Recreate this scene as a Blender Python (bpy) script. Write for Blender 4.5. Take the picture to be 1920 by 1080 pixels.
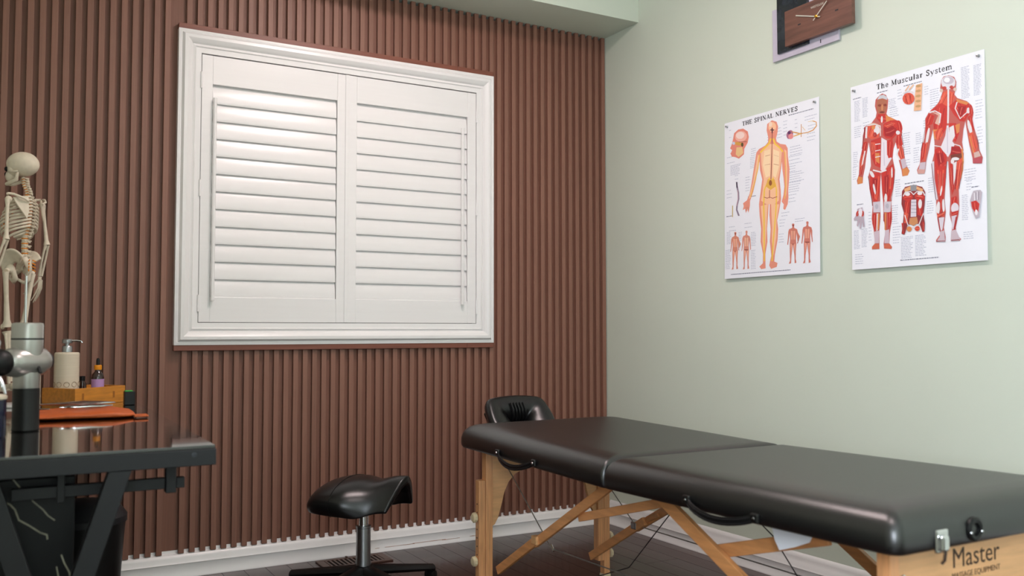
import bpy, bmesh, math, random
from mathutils import Vector, Matrix

# ------------------------------------------------------------------ reset
for o in list(bpy.data.objects):
    bpy.data.objects.remove(o, do_unlink=True)
scene = bpy.context.scene
COL = scene.collection
random.seed(7)

# ------------------------------------------------------------------ camera
YAW, PITCH, ROLL, F_PX = 0.5133, 0.0475, -0.0009, 1679.95
cam_d = bpy.data.cameras.new('camera')
cam = bpy.data.objects.new('camera', cam_d)
COL.objects.link(cam)
cam.location = (-2.6364, -3.7079, 0.9528)
fw = Vector((math.sin(YAW)*math.cos(PITCH), math.cos(YAW)*math.cos(PITCH), math.sin(PITCH)))
r0 = Vector((math.cos(YAW), -math.sin(YAW), 0)); u0 = r0.cross(fw)
rr = math.cos(ROLL)*r0 + math.sin(ROLL)*u0
uu = -math.sin(ROLL)*r0 + math.cos(ROLL)*u0
cam.rotation_euler = Matrix((rr, uu, -fw)).transposed().to_euler()
cam_d.sensor_width = 36.0
cam_d.lens = 36.0*F_PX/1920.0
cam_d.clip_start = 0.05
cam_d.dof.use_dof = True
cam_d.dof.focus_distance = 3.7
cam_d.dof.aperture_fstop = 3.4
scene.camera = cam

# ------------------------------------------------------------------ world, daylight, exposure
world = bpy.data.worlds.new('world'); scene.world = world
world.use_nodes = True
bg = world.node_tree.nodes['Background']
bg.inputs[0].default_value = (0.62, 0.78, 1.0, 1); bg.inputs[1].default_value = 1.0

def area(name, loc, rot, sx, sy, power, color, spread=180):
    d = bpy.data.lights.new(name, 'AREA'); d.shape = 'RECTANGLE'; d.size = sx; d.size_y = sy
    d.energy = power; d.color = color; d.spread = math.radians(spread)
    o = bpy.data.objects.new(name, d); o.location = loc; o.rotation_euler = rot; COL.objects.link(o)
    return o
# daylight entering through the window in the left wall, behind the camera
area('daylight', (-3.03, -4.35, 1.45), (math.radians(90), 0, math.radians(-90)), 1.1, 1.3, 40, (0.84, 0.90, 1.0))

vs = scene.view_settings
vs.view_transform = 'Standard'; vs.look = 'None'; vs.gamma = 1.0; vs.use_curve_mapping = False
vs.exposure = 1.34

# ------------------------------------------------------------------ helpers
def lin(h):
    c = [int(h[i:i+2], 16)/255 for i in (0, 2, 4)]
    return tuple(v/12.92 if v <= .04045 else ((v+.055)/1.055)**2.4 for v in c)

def mat(name, hexc, rough=.5, metal=0., var=0., vscale=(30, 30, 30), bump=0., bscale=(200, 200, 200), coat=0., spec=.5, objvar=0., emit=0., dark=None, trans=0.):
    m = bpy.data.materials.new(name); m.use_nodes = True
    nt = m.node_tree; N = nt.nodes; L = nt.links
    b = N['Principled BSDF']
    c = lin(hexc)
    b.inputs['Base Color'].default_value = (*c, 1)
    b.inputs['Roughness'].default_value = rough
    b.inputs['Metallic'].default_value = metal
    b.inputs['Specular IOR Level'].default_value = spec
    b.inputs['Coat Weight'].default_value = coat
    b.inputs['Coat Roughness'].default_value = .08
    b.inputs['Transmission Weight'].default_value = trans
    if emit:
        b.inputs['Emission Color'].default_value = (*c, 1); b.inputs['Emission Strength'].default_value = emit
    tc = None
    if var or bump:
        tc = N.new('ShaderNodeTexCoord')
    out = None
    if var:
        mp = N.new('ShaderNodeMapping'); mp.inputs['Scale'].default_value = vscale
        L.new(tc.outputs['Object'], mp.inputs[0])
        if objvar:
            oi = N.new('ShaderNodeObjectInfo'); ml = N.new('ShaderNodeMath'); ml.operation = 'MULTIPLY'; ml.inputs[1].default_value = 40
            L.new(oi.outputs['Random'], ml.inputs[0])
            cb = N.new('ShaderNodeCombineXYZ')
            for i in range(3): L.new(ml.outputs[0], cb.inputs[i])
            L.new(cb.outputs[0], mp.inputs['Location'])
        nz = N.new('ShaderNodeTexNoise'); nz.inputs['Scale'].default_value = 1; nz.inputs['Detail'].default_value = 4
        L.new(mp.outputs[0], nz.inputs['Vector'])
        rp = N.new('ShaderNodeValToRGB')
        lo = lin(dark) if dark else tuple(v*(1-var) for v in c)
        hi = tuple(min(1, v*(1+var)) for v in c)
        rp.color_ramp.elements[0].position = .3; rp.color_ramp.elements[1].position = .7
        rp.color_ramp.elements[0].color = (*lo, 1); rp.color_ramp.elements[1].color = (*hi, 1)
        L.new(nz.outputs['Fac'], rp.inputs[0]); out = rp.outputs[0]
        if objvar:
            mx = N.new('ShaderNodeHueSaturation')
            mr = N.new('ShaderNodeMapRange'); mr.inputs['To Min'].default_value = 1-objvar; mr.inputs['To Max'].default_value = 1+objvar
            L.new(oi.outputs['Random'], mr.inputs[0]); L.new(mr.outputs[0], mx.inputs['Value']); L.new(out, mx.inputs['Color']); out = mx.outputs[0]
        L.new(out, b.inputs['Base Color'])
    if bump:
        mp2 = N.new('ShaderNodeMapping'); mp2.inputs['Scale'].default_value = bscale
        L.new(tc.outputs['Object'], mp2.inputs[0])
        n2 = N.new('ShaderNodeTexNoise'); n2.inputs['Scale'].default_value = 1; n2.inputs['Detail'].default_value = 3
        L.new(mp2.outputs[0], n2.inputs['Vector'])
        bp = N.new('ShaderNodeBump'); bp.inputs['Strength'].default_value = bump; bp.inputs['Distance'].default_value = .002
        L.new(n2.outputs['Fac'], bp.inputs['Height']); L.new(bp.outputs[0], b.inputs['Normal'])
    return m

M = {}
M['slat'] = mat('brown_slat', '855c4c', .5, var=.10, vscale=(220, 220, 4), objvar=.06)
M['slatback'] = mat('brown_backing', '7c5343', .55, var=.10, vscale=(220, 220, 4))
M['ledge'] = mat('brown_ledge', '7a4636', .45, var=.15, vscale=(5, 160, 160))
M['green'] = mat('sage_paint', 'd2dacb', .55, var=.012, vscale=(3, 3, 3), bump=.05, bscale=(300, 300, 300))
M['ceil'] = mat('ceiling_paint', 'eceee8', .8, var=.01)
M['white'] = mat('white_gloss_paint', 'eae8e7', .28, var=.01, vscale=(8, 8, 8))
M['shutter'] = mat('white_shutter_paint', 'e9e7e6', .27, var=.01, vscale=(4, 80, 80))
M['plank'] = mat('dark_wood_floor', '38201a', .26, var=.35, vscale=(60, 3, 60), objvar=.25, coat=.08, bump=.12, bscale=(120, 6, 120))
M['joint'] = mat('floor_joint', '120b08', .7)
M['wood'] = mat('beech_wood', 'e0a06c', .38, var=.16, vscale=(120, 120, 9), objvar=.05, coat=.2)
M['woodh'] = mat('beech_brace', 'de9a62', .38, var=.16, vscale=(120, 8, 60), objvar=.05, coat=.2)
M['ply'] = mat('birch_plywood', 'e2aa74', .4, var=.10, vscale=(10, 60, 80), coat=.2)
M['vinyl'] = mat('black_vinyl', '0b0b0c', .34, var=.06, bump=.12, bscale=(420, 420, 420), spec=.95)
M['vinyl2'] = mat('black_leather', '0f0f10', .3, bump=.05, bscale=(500, 500, 500))
M['black'] = mat('black_plastic', '0b0b0c', .45, spec=.35)
M['blackm'] = mat('black_steel', '15161b', .5, var=.1, vscale=(40, 40, 40))
M['glassblk'] = mat('black_glass_top', '0a0707', .03, coat=1., spec=.9)
M['chrome'] = mat('chrome', 'd8d8da', .12, 1.)
M['steel'] = mat('brushed_steel', 'a9aaad', .3, 1.)
M['silver'] = mat('silver_plastic', 'b3b1ac', .3, .7)
M['bone'] = mat('bone_plastic', 'd9cdb8', .5, var=.08, vscale=(60, 60, 60))
M['cart'] = mat('orange_cartilage', 'e08412', .5, var=.1)
M['tray'] = mat('bamboo_tray', 'c9822f', .4, var=.18, vscale=(14, 90, 90))
M['cream'] = mat('cream_ceramic', 'd8cbb6', .35, var=.05, vscale=(5, 5, 500))
M['amber'] = mat('amber_glass', '2a130a', .08, spec=.8)
M['orange'] = mat('orange_cap', 'e8920f', .35)
M['purple'] = mat('lilac_label', 'b48cc0', .6)
M['leather'] = mat('orange_leather', 'c05a24', .5, var=.1, vscale=(60, 60, 60), bump=.15, bscale=(300, 300, 300))
M['marble'] = mat('black_marble_print', '0e0f12', .4, spec=.3, var=.35, vscale=(6, 6, 6))
M['vein'] = mat('marble_vein', '9a9684', .3, var=.3, vscale=(60, 60, 60))
M['navy'] = mat('navy_glass', '1a2036', .12)
M['cable'] = mat('steel_cable', 'bdbdba', .4, .9, var=.3, vscale=(600, 600, 600))
M['dcable'] = mat('dark_cable', '1d1d1f', .5)
M['knob'] = mat('cream_knob', 'dccaa4', .45)
M['paper'] = mat('white_paper', 'eeeff6', .6, var=.006)
M['tag'] = mat('white_tag', 'f4f4fa', .6)
M['ink'] = mat('black_ink', '1d1b22', .6)
M['logo'] = mat('burnt_logo', '3c2718', .6)
M['walnut'] = mat('walnut_veneer', '6b4438', .4, var=.3, vscale=(60, 5, 60), coat=.2)
M['lav'] = mat('pale_marble', 'c3bccb', .35, var=.05, vscale=(12, 12, 12))
M['darkmarble'] = mat('dark_marble', '1c2029', .2, var=.8, vscale=(25, 25, 25), dark='0d1016')
M['brass'] = mat('brass', 'd9a545', .25, 1.)
M['handw'] = mat('clock_hand', 'd6d2c6', .35, .4)
M['boltm'] = mat('grey_bolt', '44464c', .4, .5)
M['trayjoint'] = mat('bamboo_joint', '9a5c1e', .5)
M['worn'] = mat('worn_paint', 'a5714a', .8, var=.4, vscale=(90, 90, 90))
M['vent'] = mat('brown_register', '5a4238', .4, .3)
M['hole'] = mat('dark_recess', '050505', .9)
M['green_led'] = mat('green_plastic', '2faa3a', .4)
M['lamp'] = mat('lamp_diffuser', 'ffeae8', .5, emit=10)
M['pot'] = mat('lamp_diffuser_small', 'ffeae8', .5, emit=22)
M['brown_ring'] = mat('brown_print', '9a8166', .5)
M['pane'] = mat('window_pane', 'ffffff', .0, trans=1.)

# print colour comes from a flat colour attribute (ink on paper)
pm = bpy.data.materials.new('poster_ink'); pm.use_nodes = True
_b = pm.node_tree.nodes['Principled BSDF']; _b.inputs['Roughness'].default_value = .6
_a = pm.node_tree.nodes.new('ShaderNodeAttribute'); _a.attribute_name = 'ink'
pm.node_tree.links.new(_a.outputs['Color'], _b.inputs['Base Color'])
M['print'] = pm

def link(o, parent=None):
    COL.objects.link(o)
    if parent is not None: o.parent = parent
    return o

def tag(o, label=None, cat=None, group=None, kind=None):
    if label: o['label'] = label
    if cat: o['category'] = cat
    if group: o['group'] = group
    if kind: o['kind'] = kind
    return o

def empty(name, loc=(0, 0, 0), rz=0., parent=None):
    o = bpy.data.objects.new(name, None); o.empty_display_size = .05
    o.location = loc; o.rotation_euler = (0, 0, rz)
    return link(o, parent)

class MB:
    """collects shapes into one mesh"""
    def __init__(s): s.v = []; s.f = []; s.mi = []; s.cur = 0
    def add(s, vs, fs):
        k = len(s.v); s.v += [tuple(v) for v in vs]; s.f += [tuple(i+k for i in f) for f in fs]; s.mi += [s.cur]*len(fs); return s
    def box(s, x0, y0, z0, x1, y1, z1, T=None):
        vs = [(x, y, z) for z in (z0, z1) for y in (y0, y1) for x in (x0, x1)]
        if T: vs = [T @ Vector(v) for v in vs]
        return s.add(vs, [(0, 2, 3, 1), (4, 5, 7, 6), (0, 1, 5, 4), (2, 6, 7, 3), (0, 4, 6, 2), (1, 3, 7, 5)])
    def bar(s, a, b, w, h, up=(0, 0, 1)):
        """rectangular bar from a to b, width w (sideways), height h (along up)"""
        a = Vector(a); b = Vector(b); d = (b-a).normalized(); up = Vector(up)
        sd = d.cross(up).normalized(); u = sd.cross(d).normalized()
        vs = [p+sd*i*w/2+u*j*h/2 for p in (a, b) for j in (-1, 1) for i in (-1, 1)]
        return s.add(vs, [(0, 2, 3, 1), (4, 5, 7, 6), (0, 1, 5, 4), (2, 6, 7, 3), (0, 4, 6, 2), (1, 3, 7, 5)])
    def tube(s, pts, rads, n=10, caps=True, flat=None):
        pts = [Vector(p) for p in pts]
        if not hasattr(rads, '__len__'): rads = [rads]*len(pts)
        vs = []; prev = None
        for i, p in enumerate(pts):
            d = (pts[min(i+1, len(pts)-1)]-pts[max(i-1, 0)]).normalized()
            if prev is None:
                ref = Vector((0, 0, 1)) if abs(d.z) < .9 else Vector((1, 0, 0))
                if flat is not None: ref = Vector(flat[0])
                n1 = (ref-d*ref.dot(d)).normalized()
            else:
                n1 = (prev-d*prev.dot(d)).normalized()
            prev = n1; n2 = d.cross(n1)
            for k in range(n):
                a = 2*math.pi*k/n
                f = flat[1] if flat else 1
                vs.append(p+(n1*math.cos(a)*f+n2*math.sin(a))*rads[i])
        fs = []
        for i in range(len(pts)-1):
            for k in range(n):
                fs.append((i*n+k, i*n+(k+1) % n, (i+1)*n+(k+1) % n, (i+1)*n+k))
        if caps:
            fs.append(tuple(range(n-1, -1, -1))); fs.append(tuple((len(pts)-1)*n+k for k in range(n)))
        return s.add(vs, fs)
    def lathe(s, prof, c=(0, 0, 0), n=24, T=None):
        vs = []; fs = []
        for r, z in prof:
            for k in range(n):
                a = 2*math.pi*k/n
                v = Vector((r*math.cos(a), r*math.sin(a), z))
                vs.append((T @ v if T else v)+Vector(c))
        for i in range(len(prof)-1):
            for k in range(n):
                fs.append((i*n+k, i*n+(k+1) % n, (i+1)*n+(k+1) % n, (i+1)*n+k))
        if prof[0][0] > 1e-6: fs.append(tuple(range(n-1, -1, -1)))
        if prof[-1][0] > 1e-6: fs.append(tuple((len(prof)-1)*n+k for k in range(n)))
        return s.add(vs, fs)
    def ball(s, c, rx, ry, rz, n=16, m=10, T=None):
        prof = [(math.sin(math.pi*i/m), -math.cos(math.pi*i/m)) for i in range(m+1)]
        S = Matrix.Diagonal((rx, ry, rz))
        S = (T @ S) if T else S
        return s.lathe([(max(r, 1e-4), z) for r, z in prof], c, n, S)
    def grid(s, fn, nu, nv, wrapu=False):
        vs = [fn(i/(nu if wrapu else nu-1), j/(nv-1)) for i in range(nu) for j in range(nv)]
        fs = []
        for i in range(nu if wrapu else nu-1):
            for j in range(nv-1):
                a = i*nv+j; b = ((i+1) % nu)*nv+j
                fs.append((a, b, b+1, a+1))
        return s.add(vs, fs)
    def prism(s, pts, y0, y1, T=None):
        """polygon in x,z extruded along y"""
        n = len(pts)
        vs = [(x, y0, z) for x, z in pts]+[(x, y1, z) for x, z in pts]
        if T: vs = [T @ Vector(v) for v in vs]
        fs = [tuple(range(n)), tuple(range(2*n-1, n-1, -1))]+[(i, n+i, n+(i+1) % n, (i+1) % n) for i in range(n)]
        return s.add(vs, fs)
    def mesh(s, name, ms, sharp=35, bevel=0, fix=True):
        me = bpy.data.meshes.new(name); me.from_pydata(s.v, [], s.f)
        for m in (ms if isinstance(ms, (list, tuple)) else [ms]): me.materials.append(M[m])
        for p, i in zip(me.polygons, s.mi): p.material_index = i
        bm = bmesh.new(); bm.from_mesh(me)
        if fix: bmesh.ops.recalc_face_normals(bm, faces=bm.faces)
        if bevel:
            es = [e for e in bm.edges if len(e.link_faces) == 2 and e.calc_face_angle(0) > .5]
            bmesh.ops.bevel(bm, geom=es, offset=bevel, segments=2, affect='EDGES', profile=.5, clamp_overlap=True)
        bm.to_mesh(me); bm.free()
        if bevel and sharp: sharp = 18
        if sharp:
            for p in me.polygons: p.use_smooth = True
            me.set_sharp_from_angle(angle=math.radians(sharp))
        me.update()
        return me
    def build(s, name, ms, parent=None, sharp=35, bevel=0, fix=True):
        return link(bpy.data.objects.new(name, s.mesh(name, ms, sharp, bevel, fix)), parent)

def struct(o): return tag(o, kind='structure')
def copy_of(o, loc, parent=None, rot=None):
    c = o.copy(); c.location = loc
    if rot: c.rotation_euler = rot
    return link(c, parent)

# ================================================================== ROOM
XL, XR, YB, YF, ZC = -2.95, 0.0, 0.06, -5.25, 2.72      # left, right, slat-wall plaster, wall behind camera, ceiling
SOF_Z, SOF_D = 2.445, 0.2817                            # bulkhead underside and depth

fl = struct(MB().box(XL-.1, YF-.1, -.06, XR+.1, YB+.1, -.012).build('floor', 'joint', sharp=0))
# floor boards, running towards the slat wall
PW = .0853
lens = [.55, .8, 1.05, 1.3]
plank_mesh = {l: MB().box(.0005, .0006, -.012, PW-.0005, l-.0006, 0).mesh('plank', 'plank', sharp=0, bevel=.0008) for l in lens}
x = XR-PW
while x > XL-PW:
    y = YB-random.choice([0, .2, .4, .6, .3])
    yy = YB
    first = True
    while yy > YF:
        l = random.choice(lens)
        yy0 = yy-l if not first else yy-random.choice(lens)
        l = round(yy-yy0, 2); first = False
        o = bpy.data.objects.new('plank', plank_mesh[l]); o.location = (x, yy0, 0); link(o, fl)
        yy = yy0
    x -= PW

# plaster walls, ceiling, bulkhead
wr = struct(MB().box(0, YF, 0, .1, YB+.1, ZC).build('wall_right', 'green', sharp=0))
wf = struct(MB().box(XL, YF-.1, 0, XR, YF, ZC).build('wall_front', 'green', sharp=0))
# left wall with a window opening beside the camera
b = MB()
wy0, wy1, wz0, wz1 = -4.9, -3.8, .8, 2.1
b.box(XL-.1, YF, 0, XL, wy0, ZC).box(XL-.1, wy1, 0, XL, YB+.1, ZC).box(XL-.1, wy0, 0, XL, wy1, wz0).box(XL-.1, wy0, wz1, XL, wy1, ZC)
wl = struct(b.build('wall_left', 'green', sharp=0))
struct(MB().box(XL-.1, YF-.1, ZC, XR+.1, YB+.1, ZC+.08).build('ceiling', 'ceil', sharp=0))
struct(MB().box(XL, -SOF_D, SOF_Z, XR, YB, ZC).build('ceiling_bulkhead', 'green', sharp=0))
w2 = struct(empty('window_2', (0, 0, 0)))
b = MB(); t = .07
b.box(XL, wy0-t, wz0-t, XL+.02, wy0, wz1+t).box(XL, wy1, wz0-t, XL+.02, wy1+t, wz1+t).box(XL, wy0, wz1, XL+.02, wy1, wz1+t).box(XL, wy0, wz0-t, XL+.03, wy1, wz0)
b.build('window_frame', 'white', w2, bevel=.003)
MB().box(XL-.06, -4.37, wz0, XL-.03, -4.33, wz1).build('mullion', 'white', w2, bevel=.003)

# slat wall: plaster, backing boards (the groove floors), slats one by one
WX0, WX1, WZ0, WZ1 = -2.0685, -.6573, .897, 2.152       # outer edge of the window casing
YBK, YSL = .010, -.008                                  # groove floor / slat face
wb = struct(MB().box(XL, YB, 0, XR, YB+.1, ZC).build('wall_back', 'green', sharp=0))
b = MB()
B0, B1 = .1015, 2.434
b.box(XL, YBK, B0, WX0, YB, B1).box(WX1, YBK, B0, -.003, YB, B1).box(WX0, YBK, B0, WX1, YB, WZ0).box(WX0, YBK, WZ1, WX1, YB, B1)
b.build('backing_board', 'slatback', wb, sharp=0)
LEFTS = [-.0268-.0402*k for k in range(51)]+[-2.118-.0397*k for k in range(22)]
SW = .0208
S0, S1 = .090, SOF_Z-.0005
slat_mesh = {}
def slat(xl, z0, z1, w=SW):
    key = (round(z0, 4), round(z1, 4), w)
    if key not in slat_mesh:
        slat_mesh[key] = MB().box(0, YSL, z0, w, YBK, z1).mesh('slat', 'slat', sharp=0, bevel=.0012)
    o = bpy.data.objects.new('slat', slat_mesh[key]); o.location = (xl, 0, 0); link(o, wb)
LED = .022
for xl in LEFTS:
    if xl < XL+.01: continue
    if xl+SW > WX0+.001 and xl < WX1-.001:
        slat(xl, S0, WZ0-LED); slat(xl, WZ1+LED, S1)
    else:
        slat(xl, S0, S1)
# brown ledges above and below the window
tp = struct(empty('trim_1', (0, 0, 0)))
MB().box(WX0, -.021, WZ1, -.845, YBK, WZ1+LED).build('ledge_piece', 'ledge', tp, bevel=.001)
MB().box(-.844, -.021, WZ1, WX1-.001, YBK, WZ1+LED).build('ledge_piece', 'ledge', tp, bevel=.001)
tb = struct(empty('trim_2', (0, 0, 0)))
MB().box(WX0, -.021, WZ0-LED, -.795, YBK, WZ0).build('ledge_piece', 'ledge', tb, bevel=.001)
MB().box(-.794, -.021, WZ0-LED, WX1-.001, YBK, WZ0).build('ledge_piece', 'ledge', tb, bevel=.001)

# baseboards: moulded profile (distance from wall, height)
def baseboard(name, prof, along, a0, a1):
    n = len(prof); vs = []
    for a in (a0, a1):
        for d, z in prof:
            vs.append((a, -d, z) if along == 'x' else (-d, a, z))
    fs = [(i, (i+1) % n, n+(i+1) % n, n+i) for i in range(n)]+[tuple(range(n)), tuple(range(2*n-1, n-1, -1))]
    return struct(MB().add(vs, fs).build(name, 'white', sharp=50))
PB = [(-.055, 0), (.026, 0), (.026, .006), (.020, .012), (.020, .050), (.022, .054), (.018, .060), (.014, .074), (.010, .084), (.002, .089), (-.0085, .0905), (-.0095, .101), (-.055, .101)]
bbk = baseboard('baseboard_back', PB, 'x', XL, XR-.001)
PR = [(0, 0), (.026, 0), (.026, .006), (.020, .012), (.020, .055), (.022, .059), (.018, .066), (.015, .082), (.010, .088), (.011, .096), (.004, .108), (0, .113)]
baseboard('baseboard_right', PR, 'y', YF, -.0275)
# paint worn off along the foot of the back baseboard
for xa, xb, z, w in ((-1.19, -1.05, .0175, .0016), (-1.06, -.90, .019, .0024), (-.92, -.83, .0175, .0016), (-.78, -.66, .019, .0022), (-1.235, -1.215, .0175, .0018)):
    n = 9; vs = []
    for k in range(n):
        xx = xa+(xb-xa)*k/(n-1); hh = w*random.uniform(.35, 1)
        vs += [(xx, -.0206, z-hh*.6), (xx, -.0206, z+hh*.6)]
    vs += [(a_, -.0198, c_) for a_, b_, c_ in vs]
    fs = [(2*k, 2*k+1, 2*k+3, 2*k+2) for k in range(n-1)]+[(2*k, 2*k+2, 2*n+2*k+2, 2*n+2*k) for k in range(n-1)]+[(2*k+1, 2*n+2*k+1, 2*n+2*k+3, 2*k+3) for k in range(n-1)]
    MB().add(vs, fs).build('worn_paint', 'worn', bbk, sharp=0)

# ------------------------------------------------------------------ window with closed shutters
win = struct(empty('window_1', (0, 0, 0)))
CW = .088
prof = [(0, YBK), (0, -.024), (.010, -.027), (.013, -.025), (.017, -.030), (.022, -.036), (.034, -.037), (.046, -.030), (.052, -.023), (.054, -.019), (.060, -.021), (.064, -.024), (.068, -.020), (.076, -.019), (CW, -.018), (CW, .03), (.02, .03)]
def frame_sweep(prof, x0, x1, z0, z1):
    vs = []; n = len(prof)
    for cx, cz, sx, sz in ((x0, z0, 1, 1), (x1, z0, -1, 1), (x1, z1, -1, -1), (x0, z1, 1, -1)):
        for d, y in prof: vs.append((cx+sx*d, y, cz+sz*d))
    fs = []
    for k in range(4):
        for i in range(n):
            a = k*n+i; b2 = k*n+(i+1) % n; c = ((k+1) % 4)*n+(i+1) % n; d = ((k+1) % 4)*n+i
            fs.append((a, b2, c, d))
    return vs, fs
MB().add(*frame_sweep(prof, WX0, WX1, WZ0, WZ1)).build('casing', 'white', win, sharp=25)
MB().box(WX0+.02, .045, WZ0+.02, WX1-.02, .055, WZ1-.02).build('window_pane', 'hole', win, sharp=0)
IX0, IX1, IZ0, IZ1 = WX0+CW+.0025, WX1-CW-.0025, WZ0+CW+.002, WZ1-CW-.004
MIDX = -1.3725
PF, PBK = -.016, .016       # shutter panel front / back
STW = .043
def shutter(x0, x1, rod_x, nl=12):
    sh = empty('shutter', (x0, 0, IZ0), parent=win)
    def pbuild(b, name, m='shutter', bevel=.0015, sharp=35):
        o = b.build(name, m, sh, sharp=sharp, bevel=bevel); o.matrix_parent_inverse = Matrix.Translation((-x0, 0, -IZ0)); return o
    pbuild(MB().box(x0, PF, IZ0, x0+STW, PBK, IZ1), 'stile')
    pbuild(MB().box(x1-STW, PF, IZ0, x1, PBK, IZ1), 'stile')
    zt, zb = 1.944, 1.088
    pbuild(MB().box(x0+STW, PF+.001, zt, x1-STW, PBK, IZ1), 'rail')
    pbuild(MB().box(x0+STW, PF+.001, IZ0, x1-STW, PBK, zb), 'rail')
    pitch = (zt-zb-.006)/nl
    L = x1-x0-2*STW-.004
    ang = math.radians(9)
    half = pitch*.5+.004
    key = (round(L, 4),)
    sec = []
    for k in range(16):
        a = 2*math.pi*k/16
        ll = half*math.copysign(abs(math.cos(a))**.8, math.cos(a)); tt = .0048*math.sin(a)*(1-.35*abs(math.cos(a)))
        # blade tilted: lower edge towards the room
        zz = ll*math.cos(ang)+tt*math.sin(ang); yy = ll*math.sin(ang)-tt*math.cos(ang)
        sec.append((yy, zz))
    vs = [(xx, y, z) for xx in (0, L) for y, z in sec]
    n = len(sec)
    fs = [(i, (i+1) % n, n+(i+1) % n, n+i) for i in range(n)]+[tuple(range(n)), tuple(range(2*n-1, n-1, -1))]
    me = MB().add(vs, fs).mesh('louver', 'shutter', sharp=40)
    for k in range(nl):
        o = bpy.data.objects.new('louver', me); o.location = (STW+.002, -.003, zb+.003+pitch*(k+.5)-IZ0); link(o, sh)
    b = MB().tube([(rod_x, -.030, 1.072), (rod_x, -.030, 1.885)], .0075, 10)
    for k in range(nl-1):
        zz = zb+.003+pitch*(k+.55)
        b.tube([(rod_x, -.026, zz), (rod_x, -.012, zz)], .0015, 5)
    pbuild(b, 'tilt_rod', bevel=0)
    return sh
s1 = shutter(IX0, MIDX-.001, -1.928)
s2 = shutter(MIDX+.001, IX1, -.823)
# T-moulding covering the meeting stiles
MB().box(MIDX-.009, PF-.004, IZ0, MIDX+.009, PF, IZ1).build('astragal', 'shutter', win, bevel=.002)
for hx in (IX0-.002, IX1+.002):
    for hz in (1.955, 1.52, 1.062):
        MB().tube([(hx, -.0205, hz-.033), (hx, -.0205, hz-.012), (hx, -.0205, hz+.012), (hx, -.0205, hz+.033)], .0042, 8).build('hinge', 'white', win)

# ------------------------------------------------------------------ ceiling lamps (out of frame, they light the room)
def ceiling_lamp(name, loc, r, label, m):
    e = tag(empty(name, loc), label, 'ceiling light')
    MB().lathe([(r*1.06, 0), (r*1.06, -.02), (r*1.0, -.025), (r*1.0, 0)], n=32).build('rim', 'white', e)
    MB().lathe([(r*.99, -.012), (r*.96, -.03), (r*.8, -.05), (r*.45, -.064), (.001, -.068)], n=32).build('diffuser', m, e)
    return e
ceiling_lamp('ceiling_light', (-1.48, -2.65, ZC), .22, 'round white dome lamp on the ceiling behind the massage table', 'lamp')
ceiling_lamp('ceiling_light', (-1.38, -1.2, ZC), .20, 'small round white dome lamp on the ceiling near the bulkhead', 'pot')

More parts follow.
